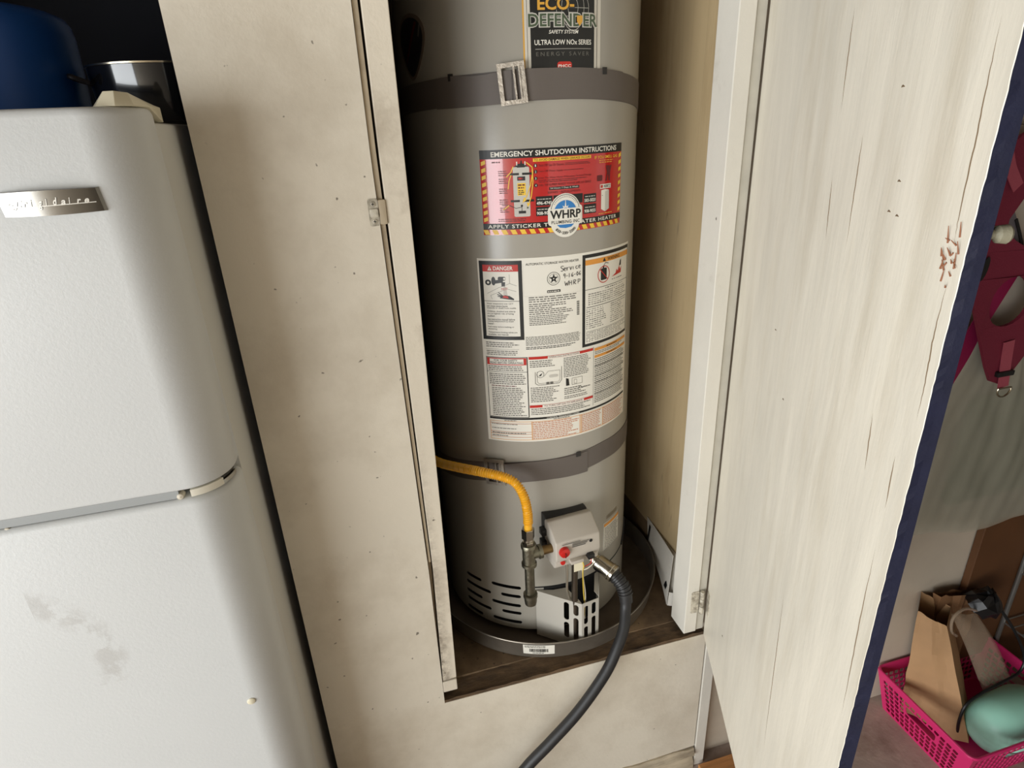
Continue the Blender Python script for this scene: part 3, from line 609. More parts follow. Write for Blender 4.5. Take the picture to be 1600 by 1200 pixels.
for u0, u1, v0, v1, t in ((-0.0465, -0.0140, 1.0965, 1.1140, '496-4745'), (-0.0465, -0.0140, 1.0775, 1.0945, '908-9055'), (-0.0120, 0.0200, 1.0965, 1.1140, '371-3745'), (0.0220, 0.0500, 1.0965, 1.1140, '583-5045'), (0.0525, 0.0828, 1.0945, 1.1115, '583-5020'), (0.0525, 0.0828, 1.0740, 1.0920, '908-9055')):
    q.rect(u0, v0, u1, v1, 'black', 2)
    if u0 < -0.02 or u0 > 0.05: q.text(t, u0 + 0.0015, v0 + 0.0020, u1 - 0.0015, v0 + 0.0082, 'white', 3, bold=0.02); q.micro(u0 + 0.003, v0 + 0.0105, u1 - 0.003, v0 + 0.0140, 1, 'silver', 3, ragged=0)
# heater drawing
q.poly(rrect(-0.0885, 1.0780, -0.0575, 1.1690, 0.003), 'silver', 2); q.poly([(-0.087, 1.168), (-0.059, 1.168), (-0.066, 1.1745), (-0.080, 1.1745)], 'black', 2)
q.rect(-0.0815, 1.172, -0.0795, 1.1785, 'white', 2); q.rect(-0.0660, 1.172, -0.0640, 1.1785, 'white', 2); q.poly([(-0.0745, 1.173), (-0.0700, 1.173), (-0.0715, 1.1805), (-0.0730, 1.1805)], 'black', 3)
for v in (1.1565, 1.1075): q.rect(-0.0945, v - 0.0020, -0.0770, v + 0.0020, 'black', 3); q.rect(-0.0710, v - 0.0020, -0.0500, v + 0.0020, 'black', 3)
q.rect(-0.0805, 1.1445, -0.0655, 1.1520, 'deep', 3); q.micro(-0.0785, 1.1460, -0.0680, 1.1505, 1, 'red', 4, 0.7); q.rect(-0.0808, 1.1175, -0.0650, 1.1400, 'yellow', 3); q.micro(-0.0795, 1.1290, -0.0665, 1.1390, 2, 'darkred', 4, 0.5); q.micro(-0.0790, 1.1185, -0.0665, 1.1280, 3, 'deep', 4, 0.5)
q.rect(-0.0800, 1.0840, -0.0660, 1.0890, 'black', 3); q.poly(circ(-0.0735, 1.0985, 0.0022, 10), 'black', 3); q.line([(-0.0735, 1.0985), (-0.0735, 1.089)], 0.001, 'black', 3); q.line([(-0.0735, 1.096), (-0.085, 1.094), (-0.098, 1.100), (-0.112, 1.100)], 0.0011, 'deep', 3)
q.poly(circ(-0.0625, 1.0945, 0.0018, 8), 'green', 3)
for pts in ([(-0.0625, 1.1765), (-0.0520, 1.168), (-0.0510, 1.158), (-0.0560, 1.135), (-0.0640, 1.115), (-0.0690, 1.109)], [(-0.0520, 1.163), (-0.0510, 1.142), (-0.0550, 1.115), (-0.0605, 1.100)], [(-0.1010, 1.152), (-0.0920, 1.160), (-0.0875, 1.170)], [(-0.0985, 1.130), (-0.0960, 1.145), (-0.0920, 1.155)], [(-0.1100, 1.0920), (-0.1030, 1.0960), (-0.0980, 1.1000)]): q.line(pts, 0.0017, 'yellow', 4)
q.poly([(-0.0722, 1.1035), (-0.0640, 1.1090), (-0.0690, 1.1140)], 'yellow', 4); q.poly([(-0.0622, 1.0960), (-0.0570, 1.1020), (-0.0640, 1.1040)], 'yellow', 4)
for v in (1.160, 1.146, 1.128, 1.108, 1.093): q.micro(-0.1160, v - 0.007, -0.0985, v + 0.004, 3, 'darkred', ragged=0.2, word=0.004)
q.micro(-0.120, 1.0685, -0.060, 1.0755, 2, 'darkred', ragged=0.3); q.micro(-0.128, 1.176, -0.110, 1.181, 1, 'darkred')
# right column of the sticker
q.text('IF YOU SMELL GAS', 0.0785, 1.1745, 0.1440, 1.1800, 'yellow', 2, bold=0.005); q.micro(0.090, 1.1655, 0.135, 1.1730, 2, 'orange', ragged=0.2)
q.poly([(0.1080, 1.1320), (0.1120, 1.1480), (0.1090, 1.1590), (0.1115, 1.1630), (0.1150, 1.1550), (0.1180, 1.1550), (0.1230, 1.1620), (0.1255, 1.1600), (0.1215, 1.1490), (0.1210, 1.1320), (0.1170, 1.1320), (0.1160, 1.1430), (0.1140, 1.1430), (0.1120, 1.1320)], 'darkred', 2); q.poly(circ(0.1165, 1.1585, 0.0030, 10), 'darkred', 2); q.poly(rrect(0.0850, 1.1330, 0.0990, 1.1440, 0.002), 'darkred', 2)
q.rect(0.0930, 1.1180, 0.1240, 1.1265, 'white', 2); q.text('NORITZ', 0.1040, 1.1195, 0.1225, 1.1250, 'deep', 3, bold=0.02); q.rect(0.0945, 1.1195, 0.1005, 1.1250, 'red', 3)
q.poly([(0.0965, 1.0790), (0.1080, 1.0735), (0.1075, 1.1120), (0.0965, 1.1150)], 'white', 2); q.poly([(0.1080, 1.0735), (0.1195, 1.0780), (0.1190, 1.1145), (0.1075, 1.1120)], 'silver', 2); q.poly([(0.0965, 1.1150), (0.1075, 1.1120), (0.1190, 1.1145), (0.1080, 1.1165)], 'white', 2); q.micro(0.0985, 1.104, 0.1015, 1.106, 1, 'deep', 3)
q.micro(0.090, 1.0680, 0.132, 1.0725, 1, 'orange')
q.build(NM, P, es)
# round plumber's badge stuck over it
def badge(u, v, lift): return cyl(HR + 0.0024)(u, v, lift)
wb = Print(badge); cu_, cv_ = 0.0115, 1.0765
wb.poly(circ(cu_, 1.0830, 0.0315, 32, 0.0330), 'white', 1); wb.poly(rrect(-0.0225, 1.0580, 0.0465, 1.0930, 0.006), 'white', 1); wb.poly(circ(cu_, 1.0620, 0.0290, 32, 0.0275), 'white', 1)
wb.ring(cu_, 1.0835, 0.0290, 0.0300, 'black', 2, 32, 1.05); wb.ring(cu_, 1.0800, 0.0, 0.0238, 'blue', 3, 32, 1.02)
for i in range(8):
    a = R(45 * i); l = 0.016 if i % 2 == 0 else 0.009
    wb.poly([(cu_ + 0.0035 * math.cos(a + 0.6), 1.088 + 0.0035 * math.sin(a + 0.6)), (cu_ + l * math.cos(a), 1.088 + l * math.sin(a)), (cu_ + 0.0035 * math.cos(a - 0.6), 1.088 + 0.0035 * math.sin(a - 0.6))], 'white', 4)
wb.rect(cu_ - 0.0006, 1.088, cu_ + 0.0006, 1.104, 'white', 4)
wb.poly(rrect(-0.0205, 1.0585, 0.0448, 1.0890, 0.004), 'white', 5)
wb.text('WHRP', -0.0200, 1.0700, 0.0440, 1.0862, 'black', 6, bold=0.03); wb.text('PLUMBING INC', -0.0175, 1.0605, 0.0415, 1.0668, 'black', 6, bold=0.015, spacing=1.1)
wb.poly([(cu_ - 0.018, 1.0585), (cu_ + 0.018, 1.0585), (cu_ + 0.012, 1.0530), (cu_, 1.0512), (cu_ - 0.012, 1.0530)], 'blue', 3)
for i, ch in enumerate('833-233-2200'):
    a = R(-90 + (i - 5.5) * 8.5); uu, vv = cu_ + 0.0255 * math.cos(a), 1.0660 + 0.0240 * math.sin(a)
    hw = 0.0009 if ch == '-' else 0.0017; hh = 0.0005 if ch == '-' else 0.0026
    wb.text(ch, uu - hw, vv - hh, uu + hw, vv + hh, 'black', 6, bold=0.02, rot=a + math.pi / 2)
for i in range(16):
    a = R(148 - i * 7.6); uu, vv = cu_ + 0.0265 * math.cos(a), 1.0835 + 0.0272 * math.sin(a); wb.poly(circ(uu, vv, 0.0009, 5), 'grey', 6)
pb = Print(lambda u, v, l: cyl(HR + 0.0012 + 0.0012)(u, v, 0))
for lp in (circ(cu_, 1.0830, 0.0325, 32, 0.0340), circ(cu_, 1.0620, 0.0300, 32, 0.0285), rrect(-0.0240, 1.0570, 0.0480, 1.0940, 0.007)): pb.poly(lp, 'white', 0)
pbo = finish('plumber_badge', pb.g['white'].mesh('badge', recalc=False), P['white'], heater, smooth=False); pbo['label'] = 'round white and blue plumber sticker'
wb.build(NM, P, pbo)

# ---- upper black brand label, set in a pale frame
eo = sheet('brand_label', -0.0612, 1.3150, 0.0895, 1.5000, mat('label_white_vinyl', (206, 200, 186), 0.35), heater, label='black brand label with white border')
e = Print(cyl(HR + 0.0004))
e.rect(-0.0612, 1.315, -0.0585, 1.500, 'gold', 1); e.rect(-0.0480, 1.315, 0.0742, 1.500, 'black', 2); e.rect(0.0800, 1.315, 0.0812, 1.500, 'grey', 2); e.rect(-0.0540, 1.315, -0.0533, 1.500, 'grey', 2)
for rr in (0.010, 0.022, 0.032): e.ring(0.030, 1.425, rr - 0.0006, rr, 'silver', 3, 32, 0.9 if rr > 0.03 else 1.6)
for v in (1.412, 1.425, 1.438): e.line([(0.000, v), (0.061, v)], 0.0006, 'silver', 3)
e.text('ECO-', -0.0365, 1.4200, 0.0335, 1.4420, 'black', 4, bold=0.07); e.text('ECO-', -0.0350, 1.4212, 0.0320, 1.4410, 'gold', 5, bold=0.025)
e.text('DEFENDER', -0.0535, 1.3950, 0.0815, 1.4180, 'silver', 6, bold=0.075); e.text('DEFENDER', -0.0515, 1.3965, 0.0795, 1.4160, 'green', 7, bold=0.02)
e.poly([(0.0370, 1.4130), (0.0480, 1.4130), (0.0480, 1.4040), (0.0425, 1.3970), (0.0370, 1.4040)], 'gold', 8)
e.text('SAFETY SYSTEM', -0.0156, 1.3855, 0.0402, 1.3912, 'white', 4, shear=0.2, bold=0.01); e.text('ULTRA LOW NOx SERIES', -0.0414, 1.3685, 0.0672, 1.3765, 'white', 4, bold=0.012); e.rect(-0.0400, 1.3618, 0.0672, 1.3624, 'silver', 4)
e.text('ENERGY SAVER', -0.0389, 1.3513, 0.0625, 1.3575, 'grey', 4, spacing=1.5); e.poly(rrect(-0.0010, 1.325, 0.0270, 1.3420, 0.005), 'red', 4); e.text('PHCC', 0.0008, 1.3328, 0.0252, 1.3375, 'white', 5, bold=0.015)
e.build(NM, P, eo)
# dark oval sticker in the shade on the left
ov = []
for i in range(36):
    a = 2 * math.pi * i / 36; ov.append((-0.305 + 0.046 * math.cos(a) + 0.010 * math.sin(2 * a), 1.385 + 0.056 * math.sin(a)))
ob = MB(); n = len(ov)
ob.add([cyl(HR)(u, v, 0) for u, v in ov] + [cyl(HR + 0.0006)(u, v, 0) for u, v in ov], [(i, (i + 1) % n, n + (i + 1) % n, n + i) for i in range(n)])
ob.add([cyl(HR + 0.0006)(u, v, 0) for u, v in ov], [(i, i + 1, n - 2 - i, n - 1 - i) for i in range(n // 2 - 1)])
oo = ob.build('oval_sticker', mat('dim_sticker_edge', (120, 105, 92), 0.5), heater, smooth=False)
ip = Print(cyl(HR + 0.0006)); ov2 = [(-0.305 + (u + 0.305) * 0.86, 1.385 + (v - 1.385) * 0.88) for u, v in ov]
ip.put(ov2, [(i, i + 1, n - 2 - i, n - 1 - i) for i in range(n // 2 - 1)], 'deep', 2); ip.line([(-0.325, 1.36), (-0.280, 1.425)], 0.006, 'darkred', 4); ip.line([(-0.275, 1.40), (-0.268, 1.42)], 0.004, 'grey', 4)
ip.build(NM, P, oo)
# small caution label on the right of the gas control
so = sheet('caution_label', 0.1230, 0.2160, 0.1990, 0.3000, P['white'], heater); s_ = Print(cyl(HR + 0.0004))
s_.rect(0.1250, 0.2885, 0.1970, 0.2970, 'orange', 1); s_.frame(0.1240, 0.2170, 0.1980, 0.2990, 0.0008, 'black', 2); s_.micro(0.1280, 0.2190, 0.1950, 0.2860, 14, 'grey', ragged=0.15); s_.build(NM, P, so)
sheet('foil_tag', 0.1350, 0.3080, 0.1850, 0.3200, mat('foil', (150, 142, 128), 0.4, 0.6), heater)

# ---- gas control valve (its face looks 5 degrees right of the wall normal)
VN = Vector((math.sin(R(5)), -math.cos(R(5)), 0)); VT = Vector((math.cos(R(5)), math.sin(R(5)), 0))
def vxf(v): return Vector((HX, HY, 0)) + VT * v.x + VN * v.y + Vector((0, 0, v.z))   # x across, y outwards, z up
valve_m = mat('grey_valve_plastic', (186, 178, 166), 0.42, bump=0.08, bscale=200)
def vprism(poly, s0, s1): # poly in (r, z)
    return MB().prism(poly, s0, s1, 'yz', xf=vxf)
vb = vprism([(0.268, 0.306), (0.268, 0.389), (0.288, 0.3935), (0.333, 0.362), (0.3365, 0.322), (0.331, 0.306)], -0.0785, 0.0350).build('gas_control', valve_m, heater, bevel=0.004, bseg=3)
vb['label'] = 'grey gas control valve with red knob'
vprism([(0.266, 0.283), (0.266, 0.307), (0.330, 0.307), (0.327, 0.290), (0.318, 0.283)], -0.0780, 0.0335).build('valve_base', valve_m, heater, bevel=0.003)
vprism([(0.235, 0.285), (0.235, 0.392), (0.262, 0.3945), (0.272, 0.3925), (0.272, 0.388), (0.270, 0.388), (0.270, 0.285)], -0.0750, 0.0310).build('valve_gasket', blackpl, heater, bevel=0.002)
b = MB()
for z in (0.318, 0.350): b.box(-0.090, -0.076, 0.262, 0.282, z, z + 0.018, xf=vxf)
b.build('valve_clip', blackpl, heater, bevel=0.002)
redk = mat('red_knob', (196, 32, 26), 0.35); va = tuple(VN)
kn = MB().lathe([(0.0128, 0), (0.0128, 0.004), (0.0118, 0.009), (0.0100, 0.010)], vxf(Vector((-0.0590, 0.3345, 0.3380))), va, 24).build('dial_knob', redk, heater)
MB().box(-0.0602, -0.0578, 0.3440, 0.3475, 0.328, 0.340, xf=vxf).build('pointer', mat('red_dark', (120, 16, 14), 0.5), kn, bevel=0.0006)
MB().lathe([(0.0062, 0), (0.0058, 0.008)], vxf(Vector((-0.0600, 0.3250, 0.3035))), va, 8).build('igniter_button', redk, heater)
b = MB()
for k_ in range(4): b.box(-0.0640 + 0.0, -0.0180 - 0.004 * k_, 0.3362 - 0.0004 * k_, 0.3370 - 0.0004 * k_, 0.3575 - 0.0045 * k_ - 0.001, 0.3575 - 0.0045 * k_ + 0.0006, xf=lambda v: vxf(Vector((v.x + 0.026 * (1 if v.z < 0.356 else 0), v.y + 0.0004, v.z))))
b.build('valve_print', P['grey'], heater, smooth=False)
MB().lathe([(0.0042, 0), (0.0036, 0.001)], vxf(Vector((0.0100, 0.3350, 0.3480))), va, 14).build('screw_hole', black_m, heater)
cp = MB().box(-0.0440, -0.0120, 0.322, 0.3440, 0.3000, 0.3090, xf=vxf).build('plug_housing', valve_m, heater, bevel=0.0015)
MB().box(-0.0360, -0.0120, 0.3400, 0.3415, 0.2760, 0.2990, xf=vxf).build('paper_tag', mat('tag_paper', (226, 218, 190), 0.7), heater, smooth=False)
MB().box(0.0000, 0.0160, 0.322, 0.345, 0.3020, 0.3150, xf=vxf).build('black_plug', blackpl, heater, bevel=0.001)
wred, wwhite, wyel = mat('wire_red', (170, 60, 50), 0.5), mat('wire_white', (214, 206, 186), 0.5), mat('wire_yellow', (206, 178, 70), 0.5)
def wire(pts, r, m, nm='wire'): MB().tube(spline([vxf(Vector(x)) for x in pts], 6), r, 6).build(nm, m, heater)
wire([(0.006, 0.345, 0.304), (0.004, 0.347, 0.294), (-0.010, 0.342, 0.284), (-0.016, 0.335, 0.276)], 0.0014, wred)
wire([(0.010, 0.345, 0.304), (0.010, 0.348, 0.292), (-0.004, 0.345, 0.279), (-0.014, 0.335, 0.270)], 0.0014, wwhite)
wire([(-0.014, 0.341, 0.298), (-0.013, 0.345, 0.288), (-0.012, 0.338, 0.265), (-0.006, 0.330, 0.200), (0.004, 0.315, 0.150), (0.006, 0.310, 0.10)], 0.0014, wyel)
wire([(-0.014, 0.336, 0.285), (-0.010, 0.334, 0.255), (0.000, 0.328, 0.190), (0.008, 0.312, 0.140), (0.008, 0.310, 0.09)], 0.0012, wwhite)
wire([(-0.046, 0.322, 0.288), (-0.046, 0.324, 0.260), (-0.045, 0.320, 0.215), (-0.036, 0.308, 0.180), (-0.028, 0.300, 0.150), (-0.024, 0.300, 0.09)], 0.0030, mat('pilot_tube', (196, 188, 170), 0.3, 0.8), 'pilot_tube')
MB().tube([vxf(Vector((-0.020, 0.312, 0.290))), vxf(Vector((-0.020, 0.310, 0.225))), vxf(Vector((-0.018, 0.306, 0.05)))], [0.0080, 0.0078, 0.0075], 14).build('burner_pipe', mat('burner_pipe', (110, 100, 88), 0.4, 0.9, bump=0.4, bscale=120), heater)

# ---- burner guard: bent sheet with slots, and its sloping top plate
guard_m = mat('guard_sheet', (186, 181, 170), 0.4, bump=0.05, bscale=120)
GZ0, GZ1, GT = 0.012, 0.158, 0.0014
gA, gB, gC, gD = Vector((0.3330, 0.1120)), Vector((0.4262, 0.0300)), Vector((0.4735, 0.0390)), Vector((0.5120, 0.1280))
def panel2(name, A, Bp, z0, z1, holes, parent):
    L = (Bp - A).length; d = (Bp - A) / L; nn = Vector((d.y, -d.x))
    me = sheet2d([[(0, z0), (L, z0), (L, z1), (0, z1)]] + holes(L), GT)
    for v in me.vertices:
        x, y, z = v.co; pt = A + d * x + nn * z; v.co = (pt.x, pt.y, y)
    return finish(name, me, guard_m, parent, smooth=False)
panel2('guard_panel', gA, gB, GZ0, GZ1, lambda L: [rrect(L - 0.0480, 0.094, L - 0.0340, 0.150, 0.0065), rrect(L - 0.0225, 0.116, L - 0.0090, 0.150, 0.0065), rrect(L - 0.0480, 0.035, L - 0.0340, 0.086, 0.0065), rrect(L - 0.0225, 0.030, L - 0.0090, 0.108, 0.0065)], heater)
panel2('guard_panel', gB, gC, GZ0, GZ1, lambda L: [rrect(0.0055, 0.090, 0.0175, 0.148, 0.0058), rrect(0.0275, 0.114, 0.0400, 0.150, 0.0058), rrect(0.0055, 0.032, 0.0175, 0.082, 0.0058), rrect(0.0275, 0.032, 0.0400, 0.106, 0.0058)], heater)
panel2('guard_panel', gC, gD, GZ0, GZ1 + 0.004, lambda L: [], heater)
tp = MB(); tri = [(0.3330, 0.1130), (0.3750, 0.1000), (0.4085, 0.0975), (0.4250, 0.0450), (0.4262, 0.0305)]
tp.prism(tri, GZ1 - 0.0015, GZ1, 'xy'); tp.prism([(0.4735, 0.0400), (0.5120, 0.1280), (0.4960, 0.1200), (0.4700, 0.0600)], GZ1 + 0.0025, GZ1 + 0.004, 'xy'); tp.build('guard_top', guard_m, heater, smooth=False)
arcband(-12, 22, 0.03, 0.165, HR - 0.004, HR + 0.0012).build('burner_opening_shade', black_m, heater)  # black band painted in for the dark hole behind the guard

# ------------------------------------------------------------------ seismic straps
strap_m = mat('grey_strap', (98, 90, 84), 0.55, bump=0.15, bscale=400); strap_d = mat('strap_clip', (38, 35, 33), 0.5)
buckle_m = mat('buckle_metal', (168, 160, 148), 0.35, 0.85, var=0.2, vscale=60, bump=0.3, bscale=200)
def buckle(parent, th0, th1, z0, z1, tilt, r, bar=(0.46, 0.60, 0.74)):
    # flat cast frame with two uprights inside, tangent to the tank
    tc = (th0 + th1) / 2; zc = (z0 + z1) / 2; wd = R(th1 - th0) * HR; hh = z1 - z0
    n_ = Vector((math.sin(R(tc)), -math.cos(R(tc)), 0)); t_ = Vector((math.cos(R(tc)), math.sin(R(tc)), 0)); o_ = pol(tc, r, zc)
    def xf(v):
        x = v.x * math.cos(tilt) - v.y * math.sin(tilt); y = v.x * math.sin(tilt) + v.y * math.cos(tilt)
        return o_ + t_ * x + Vector((0, 0, y)) + n_ * v.z
    ft = 0.0075
    me = sheet2d([[(-wd / 2, -hh / 2), (wd / 2, -hh / 2), (wd / 2, hh / 2), (-wd / 2, hh / 2)], rrect(-wd / 2 + ft, -hh / 2 + ft, wd / 2 - ft, hh / 2 - ft, 0.002)], 0.004)
    for v in me.vertices: v.co = xf(v.co)
    bo_ = finish('buckle', me, buckle_m, parent, smooth=False)
    for f_ in bar[1:2] + (0.80,):
        x = -wd / 2 + wd * f_; MB().box(x - 0.0016, x + 0.0016, -hh / 2 + ft - 0.001, hh / 2 - ft + 0.001, -0.001, 0.003, xf=xf).build('buckle_bar', buckle_m, bo_, smooth=False)
    return bo_
us = thing('seismic_strap', (HX, HY - HR, 1.275), 'grey metal strap with large buckle across the top of the heater', 'strap', 'earthquake straps round the heater')
zt_ = lambda t: 1.3315 - 0.0000055 * max(0, t) ** 2 - 0.0000016 * min(0, t) ** 2
zb_ = lambda t: zt_(t) - 0.0505
arcband(-105, 105, zb_, zt_, HR + 0.0002, HR + 0.0016).build('band', strap_m, us)
bul = lambda t: HR + 0.0018 + 0.0070 * math.exp(-((t + 30) / 12.0) ** 2) + 0.0045 * math.exp(-((t + 12) / 8.0) ** 2)
arcband(-53.5, -18, lambda t: zb_(t) - 0.0015 - 0.002 * math.sin(R((t + 53) * 5)), lambda t: zt_(t) - 0.004 * math.sin(R(max(0, min(180, (t + 42) * 9)))), bul, lambda t: bul(t) + 0.0012, 1.0).build('strap_tail', strap_m, us)
arcband(-19, 34.8, lambda t: zb_(t) + 0.001, lambda t: zt_(t) + 0.001, bul, lambda t: bul(t) + 0.0012, 1.0).build('strap_tail', strap_m, us)
buckle(us, -24.0, -13.0, 1.2755, 1.3430, R(5), HR + 0.0125)
for t in (-45.0, 22.3): arcband(t - 1.1, t + 1.1, zt_(t) - 0.008, zt_(t) + 0.004, HR + 0.0025, HR + 0.0045).build('clip', strap_d, us)
ls = thing('seismic_strap', (HX, HY - HR, 0.475), 'grey metal strap behind the yellow gas hose low on the heater', 'strap', 'earthquake straps round the heater')
def zl(t):
    xs = [(-110, .440), (-81, .455), (-41, .495), (-20, .505), (0, .509), (25, .516), (51, .513), (110, .508)]
    for (a, b_), (c, d) in zip(xs[:-1], xs[1:]):
        if a <= t <= c: return b_ + (d - b_) * (t - a) / (c - a)
    return xs[-1][1]
arcband(-105, 105, lambda t: zl(t) - 0.0245, lambda t: zl(t) + 0.0265, HR + 0.0002, HR + 0.0016).build('band', strap_m, ls)
bl2 = lambda t: HR + 0.0018 + 0.005 * math.exp(-((t + 30) / 9.0) ** 2)
arcband(-37, 14.5, lambda t: zl(t) - 0.0260 - 0.0065 * max(0, (t + 5) / 20), lambda t: zl(t) + 0.0265 - 0.0035 * max(0, (t + 5) / 20), bl2, lambda t: bl2(t) + 0.0012, 1.0).build('strap_tail', strap_m, ls)
buckle(ls, -41.0, -30.0, 0.4690, 0.5360, R(3), HR + 0.0085)
arcband(7.5, 10.0, zl(9) + 0.018, zl(9) + 0.030, HR + 0.0030, HR + 0.0050).build('clip', strap_d, ls)

# ------------------------------------------------------------------ drain pan
pan_m = mat('galvanised_pan', (150, 142, 130), 0.42, 0.75, var=0.12, vscale=12, dirt=(7, 0.4), dirt_rgb=(92, 78, 62), thr=0.5, bump=0.1, bscale=80)
pan_in = mat('dusty_pan_floor', (104, 92, 80), 0.75, 0.15, var=0.2, vscale=9, dirt=(5, 0.6), dirt_rgb=(60, 50, 40), thr=0.5)
PX, PY, PR_ = 0.4219, 0.3533, 0.3308
pan = thing('drain_pan', (PX, PY, 0.0), 'round galvanised drain pan under the water heater', 'pan')
MB().lathe([(0.0, 0.001), (0.322, 0.001), (0.3235, 0.002), (0.3285, 0.050), (0.3310, 0.0530), (0.3325, 0.0545), (0.3318, 0.0562), (0.3290, 0.0558), (0.3262, 0.051), (0.3215, 0.0045)], (PX, PY, 0), (0, 0, 1), 128, caps=False).build('pan_wall', pan_m, pan)
MB().lathe([(0.3215, 0.0045), (0.315, 0.0035), (0.0, 0.0035)], (PX, PY, 0), (0, 0, 1), 128, caps=False).build('pan_floor', pan_in, pan)
def panf(u, v, lift):
    a = u / PR_; rr = 0.3235 + (v - 0.002) / 0.048 * 0.005 + 0.0006 + lift * 0.0003; return (PX + rr * math.sin(a), PY - rr * math.cos(a), v)
ps = Print(panf, 0.006); ps.rect(-0.1490, 0.0145, -0.0690, 0.0470, 'white', 0); sh = ps.g.pop('white')
po = finish('barcode_sticker', sh.mesh('s'), P['white'], pan, smooth=False); x = -0.133
while x < -0.085:
    wd = random.choice((0.0008, 0.0012, 0.0020)); ps.rect(x, 0.0225, x + wd, 0.0340, 'black', 2); x += wd + random.choice((0.0008, 0.0013))
ps.micro(-0.1450, 0.0370, -0.0800, 0.0455, 2, 'grey', ragged=0.3); ps.micro(-0.125, 0.0160, -0.095, 0.0210, 1, 'grey', ragged=0.1); ps.build(NM, P, po)

# ------------------------------------------------------------------ gas connector (yellow hose, fittings, drip leg)
yel = mat('yellow_hose_coating', (238, 176, 40), 0.38, coat=0.2)
gx, gy = 0.2985, 0.0380
gas = thing('gas_connector', (gx, gy, 0.19), 'yellow corrugated gas hose with tee fitting and capped drip leg', 'gas hose')
path = spline([(0.2995, 0.0380, 0.4060), (0.2996, 0.0395, 0.4500), (0.2940, 0.0460, 0.4900), (0.2801, 0.0600, 0.5176), (0.2566, 0.0800, 0.5271), (0.2137, 0.1150, 0.5289), (0.1720, 0.1700, 0.5177), (0.1354, 0.2300, 0.5053), (0.1000, 0.3200, 0.4960), (0.0400, 0.5000, 0.4900)], 24)
L = 0; pts = []; rad = []; acc = [0]
for a, b_ in zip(path[:-1], path[1:]): acc.append(acc[-1] + (b_ - a).length)
def at(sv):
    for i in range(len(acc) - 1):
        if acc[i] <= sv <= acc[i + 1]: return path[i].lerp(path[i + 1], (sv - acc[i]) / (acc[i + 1] - acc[i] + 1e-9))
    return path[-1]
st = 0.0013; nst = int(acc[-1] / st)
for i in range(nst):
    sv = i * st; pts.append(at(sv)); rad.append(0.0094 if sv < 0.014 else 0.0098 + 0.0016 * math.cos(2 * math.pi * sv / 0.0056))
MB().tube(pts, rad, 14).build('hose', yel, gas)
def hexp(r, h0, h1, c, ax, seg=6): return [(r * 0.92, h0), (r, h0 + 0.001), (r, h1 - 0.001), (r * 0.92, h1)]
chrome = mat('plated_nut', (196, 190, 176), 0.22, 1.0)
MB().lathe(hexp(0.0150, 0.3820, 0.4080, 0, 0), (gx, gy, 0), (0, 0, 1), 6).build('flare_nut', chrome, gas, smooth=False)
MB().lathe([(0.0105, 0.372), (0.0105, 0.384)], (gx, gy, 0), (0, 0, 1), 16).lathe(hexp(0.0140, 0.3600, 0.3740, 0, 0), (gx, gy, 0), (0, 0, 1), 6).build('adapter', chrome, gas, smooth=False)
t_ = MB().lathe([(0.0165, 0.3555), (0.0178, 0.3570), (0.0178, 0.3640), (0.0165, 0.3660), (0.0150, 0.3660)][::1], (gx, gy, 0), (0, 0, 1), 20)
t_.lathe([(0.0150, 0.3050), (0.0178, 0.3055), (0.0178, 0.3130), (0.0150, 0.3150), (0.0150, 0.3560)], (gx, gy, 0), (0, 0, 1), 20)
t_.lathe([(0.0135, 0.0), (0.0135, 0.022), (0.0170, 0.023), (0.0170, 0.031), (0.0120, 0.032)], (gx, gy, 0.3360), tuple(VT), 18)
t_.build('tee', pipem, gas)
MB().lathe([(0.0105, 0.02), (0.0105, 0.062)], (gx, gy, 0.3360), tuple(VT), 16).build('nipple', mat('brass_nipple', (128, 104, 68), 0.4, 0.9), gas)
MB().lathe([(0.0115, 0.2100), (0.0115, 0.3080)], (gx, gy, 0), (0, 0, 1), 16).build('drip_leg', pipem, gas)
MB().lathe([(0.0095, 0.1900), (0.0140, 0.1925), (0.0150, 0.2000), (0.0150, 0.2120), (0.0170, 0.2130), (0.0170, 0.2220), (0.0120, 0.2235)], (gx, gy, 0), (0, 0, 1), 18).build('pipe_cap', pipem, gas)

# ------------------------------------------------------------------ black drain hose with plated coupling
rub = mat('black_rubber', (34, 33, 33), 0.5, bump=0.1, bscale=150)
dh = thing('drain_hose', (0.5, 0.10, 0.20), 'thick black drain hose with shiny coupling hanging over the pan', 'hose')
ca, cb = Vector((0.492, 0.128, 0.2080)), Vector((0.5330, 0.070, 0.1850)); ax = (cb - ca).normalized()
MB().lathe([(0.012, 0), (0.0175, 0.002), (0.0175, 0.016), (0.0215, 0.019), (0.0215, 0.055), (0.0232, 0.056), (0.0232, 0.060), (0.0220, 0.0615), (0.0232, 0.063), (0.0232, 0.069), (0.018, 0.072)], ca, tuple(ax), 28).build('coupling', chrome, dh)
sl = spline([ca + ax * 0.066, (0.5420, 0.0540, 0.1680), (0.5470, 0.0430, 0.1480), (0.5475, 0.0370, 0.1250)], 24); n = len(sl)
MB().tube(sl, [0.0165 + (0.0022 if (i // 4) % 2 == 0 else 0.0) * (1 if i < n - 18 else 0) for i in range(n)], 18).build('strain_relief', rub, dh)
MB().tube(spline([(0.5475, 0.0380, 0.1300), (0.5430, 0.0300, 0.1080), (0.5290, 0.0060, 0.0760), (0.5040, -0.0140, 0.0400), (0.4630, -0.0330, -0.0170), (0.3874, -0.0500, -0.0982), (0.3074, -0.0600, -0.1683), (0.2408, -0.0650, -0.2275), (0.16, -0.075, -0.32), (0.12, -0.09, -0.43), (0.13, -0.14, -0.505), (0.22, -0.22, FZ + 0.0145)], 10), 0.0138, 18).build('hose', rub, dh)

